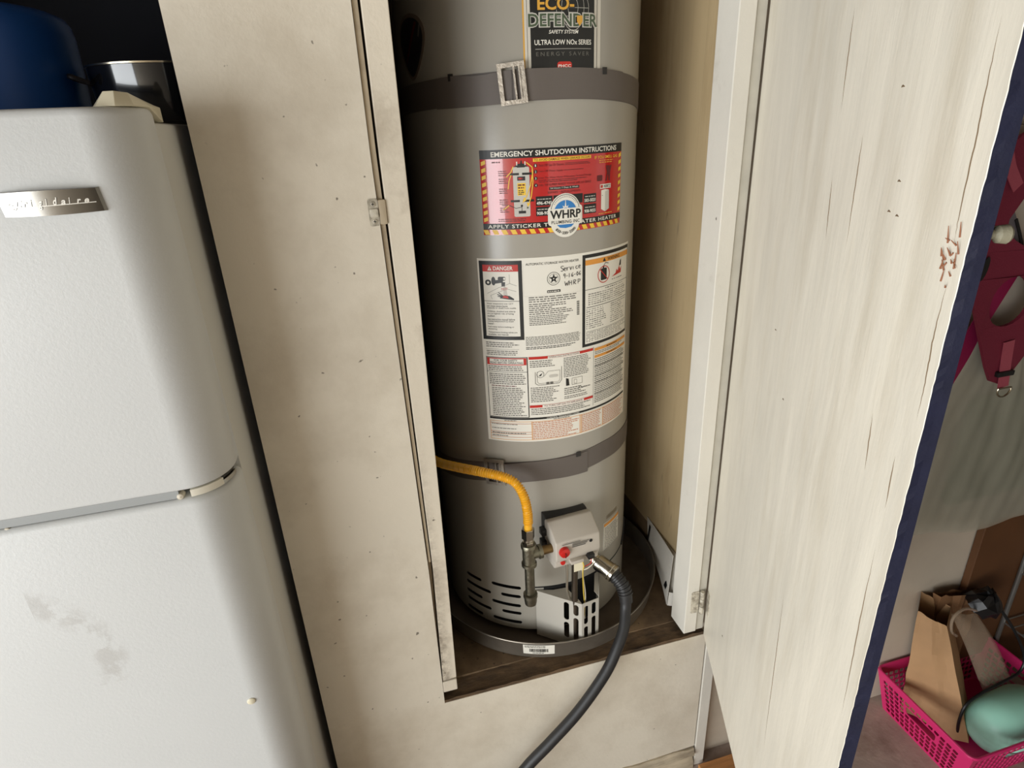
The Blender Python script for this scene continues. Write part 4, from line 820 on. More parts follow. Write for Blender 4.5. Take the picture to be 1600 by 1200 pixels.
# ------------------------------------------------------------------ folded booklet leaning by the pan
paper = mat('newsprint', (222, 217, 206), 0.7, var=0.05, vscale=30)
bk = thing('folded_booklet', (0.735, 0.2, 0.0), 'folded printed booklet leaning between drain pan and closet wall', 'booklet')
def leaf(pts, nm, th=0.0012):
    a, b_, c, d = [Vector(v) for v in pts]; n = 8; vs = []; fs = []; nrm = (b_ - a).cross(d - a).normalized()
    for i in range(n + 1):
        f = i / n; bend = nrm * (math.sin(f * math.pi) * 0.006)
        lo_ = a.lerp(b_, f) + bend; hi_ = d.lerp(c, f) + bend * 0.3
        vs += [lo_, hi_, hi_ + nrm * th, lo_ + nrm * th]
    for i in range(n):
        for k in range(4): fs.append((4 * i + k, 4 * i + (k + 1) % 4, 4 * i + 4 + (k + 1) % 4, 4 * i + 4 + k))
    fs += [(0, 1, 2, 3), tuple(range(4 * n, 4 * n + 4))]
    return MB().add(vs, fs).build(nm, paper, bk)
leaf([(0.7080, 0.1120, 0.002), (0.7620, 0.330, 0.030), (0.7630, 0.345, 0.125), (0.7480, 0.160, 0.122)], 'page')
leaf([(0.7250, 0.1050, 0.002), (0.7630, 0.330, 0.030), (0.7640, 0.345, 0.115), (0.7600, 0.125, 0.118)], 'page')
pg = leaf([(0.7090, 0.1100, 0.001), (0.7270, 0.1030, 0.001), (0.7400, 0.1150, 0.030), (0.7220, 0.125, 0.030)], 'fold')
MB().prism([(0.0, 0.0), (0.018, 0.0), (0.018, 0.03), (0.0, 0.03)], 0, 0.0006, 'xz', xf=lambda v: Vector((0.7185 + v.x * 0.25 + v.z * 0.38, 0.140 + v.x, 0.028 + v.z))).build('pictogram', P['deep'], bk, smooth=False)
MB().prism([(0.0, 0.0), (0.012, 0.0), (0.012, 0.05), (0.0, 0.05)], 0, 0.0006, 'xz', xf=lambda v: Vector((0.7525 + v.x * 0.2 + v.z * 0.10, 0.312 + v.x, 0.060 + v.z))).build('dark_print', P['deep'], bk, smooth=False)
# ------------------------------------------------------------------ refrigerator
fr_m = mat('white_textured_enamel', (205, 206, 203), 0.38, bump=0.13, bscale=210, var=0.02, vscale=3)
fr_side = mat('white_side_enamel', (202, 200, 192), 0.4, bump=0.06, bscale=200)
def stained(name):
    m = fr_m.copy(); m.name = name; nt = m.node_tree; b = nt.nodes['Principled BSDF']
    tc = nt.nodes.new('ShaderNodeTexCoord'); old = b.inputs['Base Color'].links[0].from_socket if b.inputs['Base Color'].is_linked else None
    def math_(op, a, c=None):
        x = nt.nodes.new('ShaderNodeMath'); x.operation = op
        for i, s in ((0, a), (1, c)):
            if s is None: continue
            if isinstance(s, (int, float)): x.inputs[i].default_value = s
            else: nt.links.new(s, x.inputs[i])
        return x.outputs[0]
    vm = nt.nodes.new('ShaderNodeVectorMath'); vm.operation = 'DISTANCE'; vm.inputs[1].default_value = (-0.002, -0.19, 1.03)
    sep = nt.nodes.new('ShaderNodeSeparateXYZ'); nt.links.new(tc.outputs['Object'], sep.inputs[0])
    comb = nt.nodes.new('ShaderNodeCombineXYZ'); nt.links.new(sep.outputs[0], comb.inputs[0]); nt.links.new(sep.outputs[2], comb.inputs[2]); comb.inputs[1].default_value = -0.19
    nt.links.new(comb.outputs[0], vm.inputs[0])
    n = nt.nodes.new('ShaderNodeTexNoise'); n.inputs['Scale'].default_value = 22; n.inputs['Detail'].default_value = 9; n.inputs['Roughness'].default_value = 0.7; nt.links.new(tc.outputs['Object'], n.inputs[0])
    band = math_('SUBTRACT', 1.0, math_('MULTIPLY', math_('ABSOLUTE', math_('SUBTRACT', vm.outputs['Value'], 0.145)), 36.0))
    band = math_('MAXIMUM', band, 0.0)
    side = math_('GREATER_THAN', sep.outputs[0], vm.inputs[1].default_value[0] + 0.07); high = math_('GREATER_THAN', sep.outputs[2], vm.inputs[1].default_value[2] - 0.05)
    nn = math_('MAXIMUM', math_('MULTIPLY', math_('SUBTRACT', n.outputs[0], 0.47), 4.0), 0.0)
    fac = math_('MINIMUM', math_('MULTIPLY', math_('MULTIPLY', math_('MULTIPLY', band, nn), side), high), 0.26)
    x = nt.nodes.new('ShaderNodeMix'); x.data_type = 'RGBA'; nt.links.new(fac, x.inputs[0])
    if old: nt.links.new(old, x.inputs[6])
    x.inputs[7].default_value = (*lin((140, 130, 118)), 1); nt.links.new(x.outputs[2], b.inputs['Base Color'])
    return m
FX0, FX1, FYF, FYB = -0.972, -0.2165, -0.188, -0.106
fr = thing('refrigerator', (-0.593, 0.0, FZ), 'white textured top-freezer refrigerator with chrome badge beside the closet', 'refrigerator')
MB().box(FX0 + 0.004, FX1 - 0.001, -0.098, 0.56, FZ + 0.03, 1.2655).build('cabinet', fr_side, fr, bevel=0.006)
def door_prof():
    o = [(FX0, FYB)]; rx, ry = 0.062, 0.066
    for i in range(13): a = R(180 + 90 * i / 12); o.append((FX0 + rx + rx * math.cos(a), FYF + ry + ry * math.sin(a)))
    for i in range(13): a = R(270 + 90 * i / 12); o.append((FX1 - rx + rx * math.cos(a), FYF + ry + ry * math.sin(a)))
    o.append((FX1, FYB)); return o
def fdoor(name, z0, z1, m):
    pr = door_prof(); c = Vector((sum(p[0] for p in pr) / len(pr), -0.12)); b = MB(); n = len(pr); vs = []; fs = []
    lv = [(z0, 0.006), (z0 + 0.002, 0.002), (z0 + 0.006, 0.0), (z1 - 0.010, 0.0), (z1 - 0.004, 0.002), (z1 - 0.001, 0.0055), (z1, 0.010)]
    for z, ins in lv:
        for x, y in pr: vs.append((x + (ins if x < c.x else -ins), y + (ins if y < -0.12 else 0), z))
    for j in range(len(lv) - 1):
        for i in range(n): k = (i + 1) % n; fs.append((j * n + i, j * n + k, (j + 1) * n + k, (j + 1) * n + i))
    fs += [tuple(range(n)), tuple(range((len(lv) - 1) * n, len(lv) * n))]
    return b.add(vs, fs).build(name, m, fr, angle=50)
fdoor('freezer_door', 0.7715, 1.2830, fr_m)
fdoor('fridge_door', FZ + 0.09, 0.7570, stained('white_textured_enamel_stained'))
gas_m = mat('gasket_shade_grey', (150, 152, 150), 0.6)
MB().box(FX0 + 0.02, FX1 - 0.075, -0.1815, -0.10, 0.7580, 0.7708).build('door_gap_shade', gas_m, fr, smooth=False)  # fills the door gap: gasket grey with the gap's shade in the colour
b = MB()
for z0, z1 in ((0.780, 1.270), (FZ + 0.10, 0.748)): b.box(FX0 + 0.012, FX1 - 0.010, -0.107, -0.096, z0, z1)
b.build('door_gasket', mat('pale_gasket', (170, 166, 156), 0.6), fr, smooth=False)
MB().box(FX0 + 0.01, FX1 - 0.03, -0.13, -0.10, FZ + 0.01, FZ + 0.085).build('kick_plate', mat('kick_grey', (120, 118, 112), 0.5), fr, smooth=False)
for x in (FX0 + 0.06, FX1 - 0.06): 
    for y in (-0.06, 0.50): MB().lathe([(0.02, FZ), (0.02, FZ + 0.032)], (x, y, 0), (0, 0, 1), 14).build('levelling_foot', blackpl, fr)
# hinge cover on top
cap_m = mat('ivory_hinge_cover', (214, 205, 178), 0.4)
lo1 = [(-0.274, -0.132), (-0.262, -0.160), (-0.240, -0.166), (-0.224, -0.150), (-0.2180, -0.105), (-0.2180, -0.050), (-0.276, -0.050)]
hi1 = [(-0.256, -0.130, 1.2990), (-0.253, -0.152, 1.3000), (-0.240, -0.157, 1.3000), (-0.229, -0.143, 1.2985), (-0.2210, -0.104, 1.2890), (-0.2210, -0.056, 1.2860), (-0.262, -0.056, 1.2860)]
n = len(lo1); hv = [(x, y, 1.2660 if y > -0.104 else 1.2832) for x, y in lo1] + [(x, y, 1.2845) for x, y in lo1] + list(hi1)
MB().add(hv, [tuple(range(n)), tuple(range(2 * n, 3 * n))] + [(j * n + i, j * n + (i + 1) % n, (j + 1) * n + (i + 1) % n, (j + 1) * n + i) for j in (0, 1) for i in range(n)]).build('hinge_cover', cap_m, fr, bevel=0.0025, bseg=2, angle=50)
# middle hinge follows the rounded corner
def strip(t0, t1, z0, z1, off, nm, m, par=fr):
    pr = [Vector(p) for p in door_prof()]; acc = [0]
    rev = pr[::-1]
    for a, c in zip(rev[:-1], rev[1:]): acc.append(acc[-1] + (c - a).length)
    def P_(s):
        for i in range(len(acc) - 1):
            if acc[i] <= s <= acc[i + 1]:
                d = (rev[i + 1] - rev[i]).normalized(); nn = Vector((-d.y, d.x)); return rev[i].lerp(rev[i + 1], (s - acc[i]) / (acc[i + 1] - acc[i])), nn
    vs = []; fs = []; n = 14
    for i in range(n + 1):
        p_, nn = P_(t0 + (t1 - t0) * i / n)
        if nn.y > 0 and nn.x < 0: nn = -nn
        zz0 = z0(i / n) if callable(z0) else z0; zz1 = z1(i / n) if callable(z1) else z1
        a = p_ - nn * 0.018; c = p_ + nn * off
        vs += [(a.x, a.y, zz0), (c.x, c.y, zz0), (c.x, c.y, zz1), (a.x, a.y, zz1)]
    for i in range(n):
        for k in range(4): fs.append((4 * i + k, 4 * i + (k + 1) % 4, 4 * i + 4 + (k + 1) % 4, 4 * i + 4 + k))
    fs += [(0, 1, 2, 3), tuple(range(4 * n, 4 * n + 4))]
    return MB().add(vs, fs).build(nm, m, par)
strip(0.062, 0.112, 0.7600, 0.7712, -0.001, 'hinge_sleeve', mat('ivory_sleeve', (224, 218, 200), 0.4))
strip(0.024, 0.064, 0.7590, 0.7655, -0.003, 'middle_hinge', steel); strip(0.020, 0.060, 0.7665, 0.7700, -0.006, 'hinge_plate', mat('dark_steel', (70, 68, 64), 0.4, 0.9))
for x, z in ((-0.2905, 0.7605), (-0.5130, 0.7530)): MB().lathe([(0.0, 0.012), (0.0045, 0.0105), (0.0058, 0.006), (0.0058, 0.0)][::-1], (x, -0.172, z), (0, -1, 0), 12, caps=False).build('door_stop', mat('worn_nylon', (196, 186, 166), 0.5), fr)
MB().lathe([(0.0068, 0.0), (0.0068, 0.002), (0.0050, 0.0032), (0.0, 0.0036)], (-0.2755, FYF + 0.0012, 0.3400), (0, -1, 0), 18, caps=False).build('plug_button', cap_m, fr)
# chrome badge
chr_b = mat('brushed_chrome', (128, 125, 119), 0.26, 1.0)
b = MB(); n = 24; vs = []; fs = []; bx0, bx1, bz0, bz1 = -0.3775, -0.2745, 1.1680, 1.1965
by = lambda f: FYF - 0.004 - 0.0085 * math.sin(math.pi * min(1, max(0, f))) ** 0.8
for i in range(n + 1):
    f = i / n; x = bx0 + (bx1 - bx0) * f; sl_ = 0.0045 * (0.5 - f) * 0
    ins = 0.0025 * (1 - math.sin(math.pi * f)) 
    vs += [(x + 0.003, FYF + 0.001, bz0 + 0.001), (x, by(f), bz0 + 0.0005 + ins * 0.3), (x - 0.003, by(f), bz1 - ins * 0.3), (x, FYF + 0.001, bz1)]
for i in range(n):
    for k in range(4): fs.append((4 * i + k, 4 * i + (k + 1) % 4, 4 * i + 4 + (k + 1) % 4, 4 * i + 4 + k))
fs += [(0, 1, 2, 3), tuple(range(4 * n, 4 * n + 4))]
bd = b.add(vs, fs).build('badge', chr_b, fr); bd['label'] = 'curved chrome name badge'
bp = Print(lambda u, v, l: (bx0 + u, by(u / (bx1 - bx0)) - 0.0002 * l - 0.0003, bz0 + v), 0.004)
scr = mat('script_white', (244, 240, 228), 0.3)
for i, ch in enumerate('rigidaire'):
    h_ = {'g': (-0.0042, 0.0056), 'd': (0, 0.0088), 'i': (0, 0.0078)}.get(ch, (0, 0.0054)); u = 0.0245 + i * 0.0078; wd = 0.0020 if ch == 'i' else 0.0048
    bp.text(ch, u, 0.0115 + h_[0], u + wd, 0.0115 + h_[1], 'script', 3, shear=0.35, bold=0.03)
bp.line([(0.020, 0.0112), (0.098, 0.0122)], 0.0009, 'script', 2); bp.line([(0.010, 0.0165), (0.016, 0.0185), (0.024, 0.0178)], 0.0012, 'script', 3); bp.line([(0.019, 0.0178), (0.017, 0.0120), (0.014, 0.0085), (0.011, 0.0100), (0.016, 0.0120), (0.022, 0.0125)], 0.0012, 'script', 3); bp.line([(0.010, 0.0165), (0.0085, 0.0135), (0.013, 0.0138)], 0.0010, 'script', 3)
bp.build({'script': 'lettering'}, {'script': scr}, bd)

# ------------------------------------------------------------------ things on top of the refrigerator
bluem = mat('blue_plastic', (20, 76, 150), 0.45)
bc = thing('blue_tub', (-0.555, 0.20, 1.2655), 'large round blue plastic tub on top of the refrigerator', 'tub')
MB().lathe([(0.0, 1.2655), (0.168, 1.2655), (0.172, 1.270), (0.176, 1.330), (0.178, 1.400), (0.176, 1.418), (0.170, 1.428), (0.158, 1.434), (0.0, 1.438)], (-0.555, 0.20, 0), (0, 0, 1), 64, caps=False).build('body', bluem, bc)
pt = thing('black_pot', (-0.262, 0.21, 1.2655), 'glossy black pot with thin bright metal rim on top of the refrigerator', 'pot')
MB().lathe([(0.0, 1.2655), (0.080, 1.2655), (0.094, 1.272), (0.101, 1.290), (0.104, 1.340), (0.1045, 1.3535), (0.101, 1.3535), (0.099, 1.335), (0.095, 1.285), (0.0, 1.275)], (-0.262, 0.21, 0), (0, 0, 1), 64, caps=False).build('body', mat('black_enamel', (16, 17, 20), 0.12, coat=0.5), pt)
MB().lathe([(0.1030, 1.3530), (0.1065, 1.3540), (0.1065, 1.3565), (0.1030, 1.3575)], (-0.262, 0.21, 0), (0, 0, 1), 64, caps=False).build('rim', mat('rim_steel', (200, 190, 168), 0.2, 1.0), pt)
MB().tube(spline([(-0.352, 0.170, 1.330), (-0.372, 0.150, 1.338), (-0.372, 0.135, 1.340), (-0.350, 0.140, 1.330)], 6), 0.004, 8).build('loop_handle', mat('dark_handle', (40, 38, 40), 0.3, 0.6), pt)

# ------------------------------------------------------------------ pink lattice basket with its load
pink = mat('pink_plastic', (206, 42, 104), 0.38)
BX0, BX1, BY0, BY1, BZ0, BZ1 = 1.415, 1.845, -0.300, 0.016, FZ, -0.375
bs = thing('pink_basket', ((BX0 + BX1) / 2, (BY0 + BY1) / 2, FZ), 'pink plastic lattice basket on the concrete floor by the wall', 'basket')
tpz = 0.028
def bside(L0, corner, d, inward, nm):
    """side sheet: along d, from the rim down, leaning inward"""
    hgt = BZ1 - BZ0; holes = []; cw, ch = 0.0205, 0.0175; nx = int((L0 - 0.03) / cw); nz = int((hgt - 0.022) / ch)
    for i in range(nx):
        for j in range(nz):
            x = 0.018 + i * cw; z = 0.008 + j * ch
            if abs(i - nx / 2) < nx * 0.22 and j >= nz - 3 and j <= nz - 2: continue
            holes.append([(x + 0.0012, z + 0.002), (x + cw - 0.0065, z + 0.0012), (x + cw - 0.0030, z + ch * 0.55), (x + cw - 0.0040, z + ch - 0.0032), (x + 0.0035, z + ch - 0.0026), (x + 0.0008, z + ch * 0.5)])
    xa, xb = L0 / 2 - nx * 0.2 * cw, L0 / 2 + nx * 0.2 * cw; za = 0.008 + (nz - 3) * ch + 0.003
    holes.append(rrect(xa, za, xb, za + 2 * ch - 0.006, 0.008))
    me = sheet2d([[(0, 0), (L0, 0), (L0, hgt), (0, hgt)]] + holes, 0.0022)
    d = Vector(d); inw = Vector(inward); c = Vector(corner)
    for v in me.vertices:
        x, y, z = v.co; f = 1 - y / hgt; xs = x + (L0 / 2 - x) * f * tpz * 2 / L0
        v.co = c + d * xs + inw * (f * tpz + z) + Vector((0, 0, BZ0 + y))
    return finish(nm, me, pink, bs, smooth=False)
bside(BY1 - BY0, (BX0, BY1, 0), (0, -1, 0), (1, 0, 0), 'lattice_side'); bside(BY1 - BY0, (BX1, BY1, 0), (0, -1, 0), (-1, 0, 0), 'lattice_side')
bside(BX1 - BX0, (BX0, BY0, 0), (1, 0, 0), (0, 1, 0), 'lattice_side'); bside(BX1 - BX0, (BX0, BY1, 0), (1, 0, 0), (0, -1, 0), 'lattice_side')
MB().box(BX0 + tpz, BX1 - tpz, BY0 + tpz, BY1 - tpz, BZ0 + 0.001, BZ0 + 0.004).build('basket_floor', pink, bs, smooth=False)
rm = [(x, y) for x, y in rrect(BX0 - 0.002, BY0 - 0.002, BX1 + 0.002, BY1 + 0.002, 0.02, 5)]
MB().tube([(x, y, BZ1) for x, y in rm], 0.0045, 8, closed=True).build('rim', pink, bs)
# paper bag leaning in the basket
kraft = mat('kraft_paper', (176, 138, 98), 0.7, var=0.10, vscale=9, bump=0.5, bscale=22)
def warped(quads, th, m, name, base, label, cat, jit=0.003, n=10):
    """one crumpled paper body: front quad a,b,c,d (a,b top; c,d bottom) pushed back by vector th"""
    a, b_, c, d = [Vector(v) for v in quads]; th = Vector(th); vs = []; fs = []; nn = n + 1
    crease = [random.random() for _ in range(4)]
    for side in (0, 1):
        for j in range(nn):
            for i in range(nn):
                u, v = i / n, j / n; p_ = a.lerp(b_, u).lerp(d.lerp(c, u), v)
                fold = -abs(u - 0.45 - 0.2 * v) * 0.05 + 0.02 * math.sin(v * 5 + u * 2.5)
                nrm = th.normalized(); off = nrm * (-(0.012 + fold * 0.6) * math.sin(math.pi * u) * (0.3 + v)) if side == 0 else nrm * 0
                p_ = p_ + off + (th if side else Vector()) + Vector([(random.random() - 0.5) * jit for _ in range(3)])
                vs.append(p_)
    for side in (0, 1):
        o_ = side * nn * nn
        for j in range(n):
            for i in range(n):
                f = (o_ + j * nn + i, o_ + j * nn + i + 1, o_ + (j + 1) * nn + i + 1, o_ + (j + 1) * nn + i); fs.append(f if side else f[::-1])
    k = nn * nn
    for j in range(n):
        fs.append((j * nn, (j + 1) * nn, k + (j + 1) * nn, k + j * nn)); fs.append((j * nn + n, (j + 1) * nn + n, k + (j + 1) * nn + n, k + j * nn + n))
    for i in range(n): fs.append((n * nn + i, n * nn + i + 1, k + n * nn + i + 1, k + n * nn + i))
    o_ = MB().add(vs, fs).build(name, m, None, base, smooth=True, angle=12)
    return tag(o_, label, cat)
warped([(1.4470, -0.030, -0.110), (1.5080, -0.080, -0.140), (1.5750, -0.1900, -0.515), (1.4720, -0.0450, -0.515)], (0.075, 0.055, 0.0), kraft, 'paper_bag', (1.5, -0.08, -0.515), 'upright brown paper bag standing in the pink basket', 'paper bag')
warped([(1.545, -0.012, -0.100), (1.720, -0.012, -0.130), (1.700, -0.012, -0.50), (1.610, -0.012, -0.50)], (0.0, 0.016, 0.0), mat('kraft_dark', (128, 92, 60), 0.75, var=0.15, vscale=10, bump=0.6, bscale=25), 'paper_bag', (1.66, 0, -0.5), 'crumpled darker paper bag behind the upright one against the wall', 'paper bag', 0.010)
# clear plastic clamshell pack with looped handle
clear = mat('clear_plastic', (190, 170, 146), 0.06, alpha=0.26, bump=0.15, bscale=14)
cl = thing('plastic_pack', (1.68, -0.09, -0.42), 'clear plastic pack with curved handle lying over the paper bags', 'package')
cpts = [Vector((1.540, -0.060, -0.125)), Vector((1.640, -0.060, -0.150)), Vector((1.800, -0.130, -0.420)), Vector((1.680, -0.130, -0.420))]
b = MB(); n = 10; vs = []; fs = []
for sgn in (0, 1):
    for j in range(n + 1):
        for i in range(n + 1):
            u, v = i / n, j / n; p_ = cpts[0].lerp(cpts[1], u).lerp(cpts[3].lerp(cpts[2], u), v)
            bl = (math.sin(math.pi * u) * math.sin(math.pi * min(1, v * 1.15))) ** 0.4 if 0 < u < 1 and 0 < v < 0.87 else 0
            vs.append(p_ + Vector((0.25, -0.75, 0.35)) * (0.030 * bl * (1 if sgn == 0 else -0.4)) + Vector((0, 0, 0.004 * math.sin(7 * u + 5 * v))))
k = (n + 1) ** 2
for s0 in (0, k):
    for j in range(n):
        for i in range(n): fs.append((s0 + j * (n + 1) + i, s0 + j * (n + 1) + i + 1, s0 + (j + 1) * (n + 1) + i + 1, s0 + (j + 1) * (n + 1) + i))
b.add(vs, fs); b.build('shell', clear, cl, angle=60)
MB().tube(spline([(1.565, -0.075, -0.200), (1.530, -0.080, -0.165), (1.530, -0.075, -0.120), (1.575, -0.070, -0.105), (1.640, -0.070, -0.135)], 8), 0.0042, 8).build('handle', mat('clear_handle', (170, 150, 128), 0.15, alpha=0.6), cl)
# mint bottle
mint = mat('mint_enamel', (172, 232, 210), 0.4)
mb_ = thing('mint_bottle', (1.72, -0.205, -0.50), 'rounded mint green bottle lying in the pink basket', 'bottle')
MB().lathe([(0.0, 0.0), (0.030, 0.003), (0.058, 0.018), (0.074, 0.045), (0.080, 0.085), (0.080, 0.190), (0.072, 0.215), (0.040, 0.235), (0.030, 0.240)], (1.562, -0.213, -0.443), (0.995, 0.06, 0.02), 40, caps=False).build('body', mint, mb_)
MB().lathe([(0.033, 0.236), (0.033, 0.262), (0.0, 0.264)], (1.562, -0.213, -0.443), (0.995, 0.06, 0.02), 24, caps=False).build('cap', mat('mint_cap', (226, 226, 220), 0.4), mb_)
# black cable
cb_ = MB().tube(spline([(1.556, -0.165, -0.500), (1.545, -0.165, -0.440), (1.560, -0.160, -0.385), (1.620, -0.155, -0.362), (1.690, -0.150, -0.355), (1.775, -0.140, -0.350), (1.790, -0.130, -0.300), (1.740, -0.110, -0.200), (1.690, -0.075, -0.120), (1.660, -0.050, -0.095)], 10), 0.0042, 8)
tag(cb_.build('black_cable', mat('cable_black', (18, 17, 18), 0.45), None, (1.68, -0.15, -0.4)), 'black cable looping over the mint bottle and plastic pack', 'cable')
blk = MB().lathe([(0.0, 0.0), (0.03, 0.002), (0.045, 0.02), (0.04, 0.05), (0.02, 0.07), (0.0, 0.072)], (1.660, -0.048, -0.150), (0.2, -0.3, 1), 14, caps=False)
for i, v in enumerate(blk.v): blk.v[i] = (v[0] + (random.random() - 0.5) * 0.016, v[1] + (random.random() - 0.5) * 0.012, v[2] + (random.random() - 0.5) * 0.016)
tag(blk.build('crumpled_bag', mat('black_film', (14, 13, 14), 0.35), None, (1.66, -0.05, -0.15), smooth=False), 'crumpled black plastic bag tucked behind the plastic pack', 'plastic bag')

# ------------------------------------------------------------------ brown board and wire rack at far right
brd = MB().box(1.672, 2.30, 0.004, 0.026, FZ, 0.30)
tag(brd.build('brown_board', mat('brown_hardboard', (92, 58, 30), 0.6, var=0.15, vscale=6), None, (2.0, 0.015, FZ), smooth=False, bevel=0.002), 'large dark brown board leaning flat on the wall below the plastic bag', 'board')
rk = thing('wire_rack', (2.05, -0.02, FZ), 'grey metal wire rack standing right of the pink basket', 'rack')
wire_m = mat('grey_rack_wire', (150, 150, 146), 0.35, 0.8)
for x, y in ((1.868, -0.004), (2.25, -0.004), (1.868, -0.26), (2.25, -0.26)): MB().tube([(x, y, FZ), (x, y, 0.055)], 0.007, 10).build('post', wire_m, rk)
for z in (-0.30, -0.10):
    b = MB()
    for i in range(9): b.tube([(1.868, -0.004 - 0.032 * i, z), (2.25, -0.004 - 0.032 * i, z)], 0.0022, 6)
    for i in range(4): b.tube([(1.868 + 0.127 * i, -0.004, z - 0.004), (1.868 + 0.127 * i, -0.26, z - 0.004)], 0.003, 6)
    tag(b.build('wire_shelf', wire_m, rk), kind='stuff')

# ------------------------------------------------------------------ dog harness, leash, plastic bag on the wall
ros = mat('dark_rose_mesh', (122, 32, 54), 0.7, bump=0.4, bscale=300); ros2 = mat('rose_webbing', (170, 78, 92), 0.6, bump=0.3, bscale=400)
hk = MB().tube([(1.395, 0.030, 1.200), (1.395, -0.012, 1.200), (1.395, -0.075, 1.205), (1.395, -0.082, 1.222)], 0.004, 8)
tag(hk.build('wall_hook', steel, None, (1.395, 0.0, 1.2)), 'small steel hook on the wall holding the pink harness', 'hook')
hn = thing('dog_harness', (1.42, -0.05, 0.61), 'dark rose dog harness with metal ring hanging on the wall', 'harness')
mx = 1.465
left = [(1.352, 0.992), (1.322, 0.978), (1.304, 0.944), (1.303, 0.884), (1.313, 0.844), (1.357, 0.764), (1.405, 0.668), (1.430, 0.630), (1.465, 0.616)]
outl = left + [(2 * mx - x, z) for x, z in left[-2::-1]] + [(1.54, 0.965), (1.50, 0.945), (1.465, 0.940), (1.43, 0.945), (1.39, 0.965)]
hole = [(1.4285 + 0.056 * math.cos(R(a)), 0.824 + 0.060 * math.sin(R(a)) - 0.006 * math.cos(R(a))) for a in range(0, 360, 15)]
def flat(loops, th, y, nm, m, par, warp=0.0):
    me = sheet2d(loops, th)
    for v in me.vertices: x, z, t = v.co; v.co = (x, y + t + warp * math.sin(x * 30) * math.sin(z * 22), z)
    return finish(nm, me, m, par, smooth=True, angle=40)
flat([outl, hole], 0.008, -0.050, 'vest', ros, hn, 0.006)
flat([[(1.300, 1.010), (1.290, 1.100), (1.330, 1.170), (1.395, 1.210), (1.470, 1.170), (1.530, 1.080), (1.520, 1.010), (1.480, 1.020), (1.450, 1.070), (1.395, 1.050), (1.365, 1.012), (1.335, 1.000)]], 0.010, -0.045, 'neck_pad', ros, hn, 0.006)
def web(pts, wd, nm, m, par, y=None, th=0.002):
    P_ = spline(pts, 6); vs = []; fs = []; n = len(P_)
    for i, p_ in enumerate(P_):
        d = (P_[min(i + 1, n - 1)] - P_[max(i - 1, 0)]).normalized(); s_v = Vector((d.z, 0, -d.x)).normalized() * wd / 2; t_v = Vector((0, th / 2, 0))
        vs += [p_ - s_v - t_v, p_ + s_v - t_v, p_ + s_v + t_v, p_ - s_v + t_v]
    for i in range(n - 1):
        for k in range(4): fs.append((4 * i + k, 4 * i + (k + 1) % 4, 4 * i + 4 + (k + 1) % 4, 4 * i + 4 + k))
    fs += [(0, 1, 2, 3), tuple(range(4 * n - 4, 4 * n))]
    return MB().add(vs, fs).build(nm, m, par)
web([(1.300, -0.058, 1.150), (1.318, -0.060, 1.115), (1.350, -0.060, 1.078)], 0.026, 'strap', ros2, hn)
web([(1.455, -0.058, 0.728), (1.462, -0.060, 0.670), (1.472, -0.062, 0.610)], 0.032, 'strap', ros2, hn)
web([(1.360, -0.044, 1.015), (1.362, -0.040, 0.985), (1.335, -0.042, 0.960)], 0.024, 'strap', ros, hn)
web([(1.505, -0.046, 1.050), (1.530, -0.044, 1.000), (1.560, -0.046, 0.960)], 0.030, 'strap', ros, hn)
web([(1.318, -0.046, 1.030), (1.322, -0.044, 0.995), (1.330, -0.046, 0.960)], 0.020, 'strap', ros, hn)
MB().box(1.440, 1.490, -0.067, -0.055, 0.640, 0.653).build('slide_buckle', blackpl, hn, bevel=0.002)
rg = [Vector((1.473 + 0.021 * math.cos(R(a)), -0.066, 0.606 + 0.020 * min(0.15, math.sin(R(a))))) for a in range(0, 360, 15)]
MB().tube(rg, 0.0022, 8, closed=True).build('metal_ring', mat('ring_nickel', (190, 182, 160), 0.25, 1.0), hn)
tg = [(1.3195 + 0.0095 * math.cos(R(a)) - 0.006 * math.sin(R(a)) * -1 * 0.6, 0.911 + 0.026 * math.sin(R(a))) for a in range(0, 360, 15)]
tgo = flat([tg], 0.0015, -0.0585, 'oval_tag', blackpl, hn)
gb = thing('grey_strap', (1.42, -0.02, 0.93), 'grey webbing strap with black edge hanging behind the harness', 'strap')
web([(1.385, -0.026, 1.010), (1.415, -0.024, 0.970), (1.440, -0.024, 0.925)], 0.046, 'webbing', mat('grey_webbing', (104, 98, 100), 0.7, bump=0.3, bscale=300), gb)
web([(1.412, -0.029, 1.005), (1.440, -0.028, 0.965), (1.462, -0.028, 0.925)], 0.007, 'edge_binding', blackpl, gb)
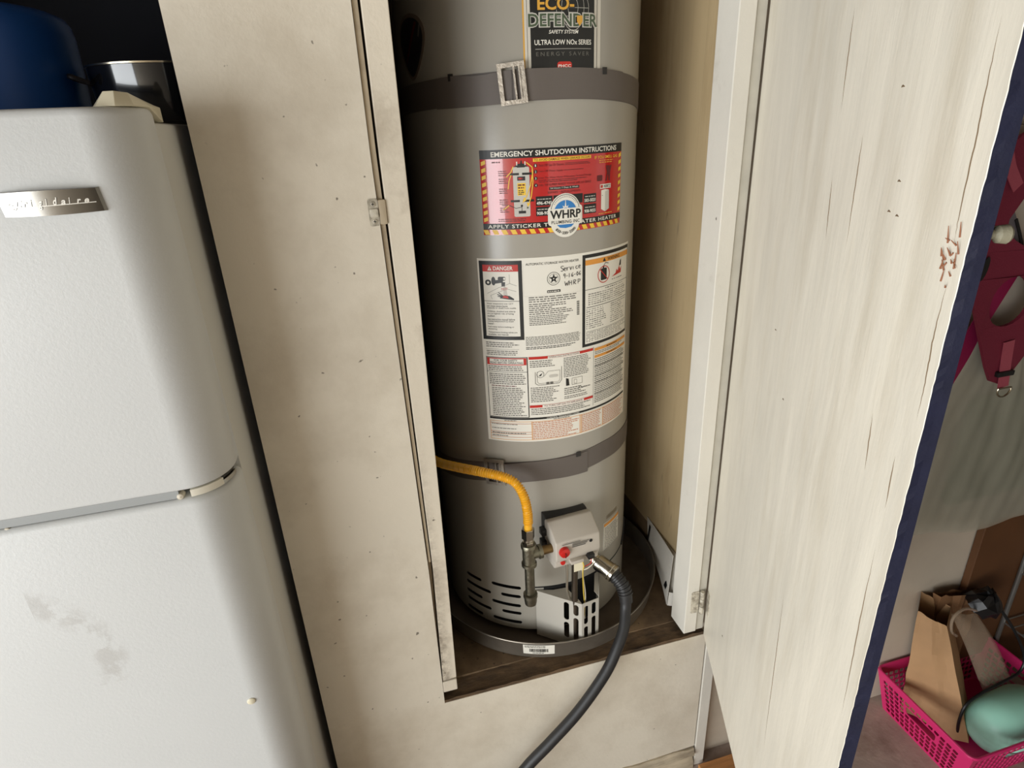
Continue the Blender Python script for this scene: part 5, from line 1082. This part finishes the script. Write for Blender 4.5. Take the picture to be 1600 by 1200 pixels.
lsh = web([(1.470, -0.016, 0.900), (1.400, -0.018, 0.760), (1.375, -0.018, 0.690), (1.340, -0.018, 0.610), (1.32, -0.018, 0.54)], 0.048, 'leash_strap', mat('magenta_strap', (140, 20, 70), 0.6), None)
lsh.location = (0, 0, 0); tag(lsh, 'wide magenta strap hanging on the wall beside the door edge', 'strap')
# big translucent plastic bag
pbm = mat('cloudy_plastic_film', (186, 182, 164), 0.35, alpha=0.55, var=0.06, vscale=12, bump=0.35, bscale=40, stretch=(2.5, 2.5, 0.7))
pg = thing('plastic_bag', (1.56, -0.02, 0.13), 'large cloudy clear plastic bag hanging under the harness', 'plastic bag')
b = MB(); nx, nz = 40, 36; vs = []; fs = []
for side in (0, 1):
    for j in range(nz + 1):
        v = j / nz
        for i in range(nx + 1):
            u = i / nx
            xl = 1.315 + 0.12 * max(0, v - 0.55) / 0.45; xr = 1.86 - 0.20 * max(0, v - 0.5) / 0.5
            z = 0.115 + 0.035 * (1 - u) * (1 - v) ** 2 + 0.62 * v + 0.012 * math.sin(u * 9) * (1 - v)
            bulge = (math.sin(math.pi * u) ** 0.5 if 0 < u < 1 else 0) * (math.sin(math.pi * min(1, v * 0.9 + 0.02)) ** 0.5)
            wr_ = 0.0045 * math.sin(26 * u + 5 * v) + 0.003 * math.sin(57 * u - 11 * v + 1) + 0.003 * math.sin(17 * u + 19 * v)
            y = (-0.006 - 0.016 * bulge + wr_ * 0.55 * bulge) if side == 0 else 0.000 - 0.001 * u
            if z < 0.31 and side == 1: y = -0.001
            vs.append((xl + (xr - xl) * u, y, z))
k = (nx + 1) * (nz + 1)
for s0 in (0, k):
    for j in range(nz):
        for i in range(nx): fs.append((s0 + j * (nx + 1) + i, s0 + j * (nx + 1) + i + 1, s0 + (j + 1) * (nx + 1) + i + 1, s0 + (j + 1) * (nx + 1) + i))
b.add(vs, fs).build('film', pbm, pg, angle=80)
gi = MB().prism(rrect(1.455, 0.235, 1.80, 0.560, 0.03), -0.009, -0.003, 'xz')
tag(gi.build('green_fabric', mat('olive_fabric', (88, 104, 80), 0.8, var=0.15, vscale=12), None, (1.62, -0.005, 0.235), smooth=False), 'folded olive green fabric inside the cloudy plastic bag', 'fabric')
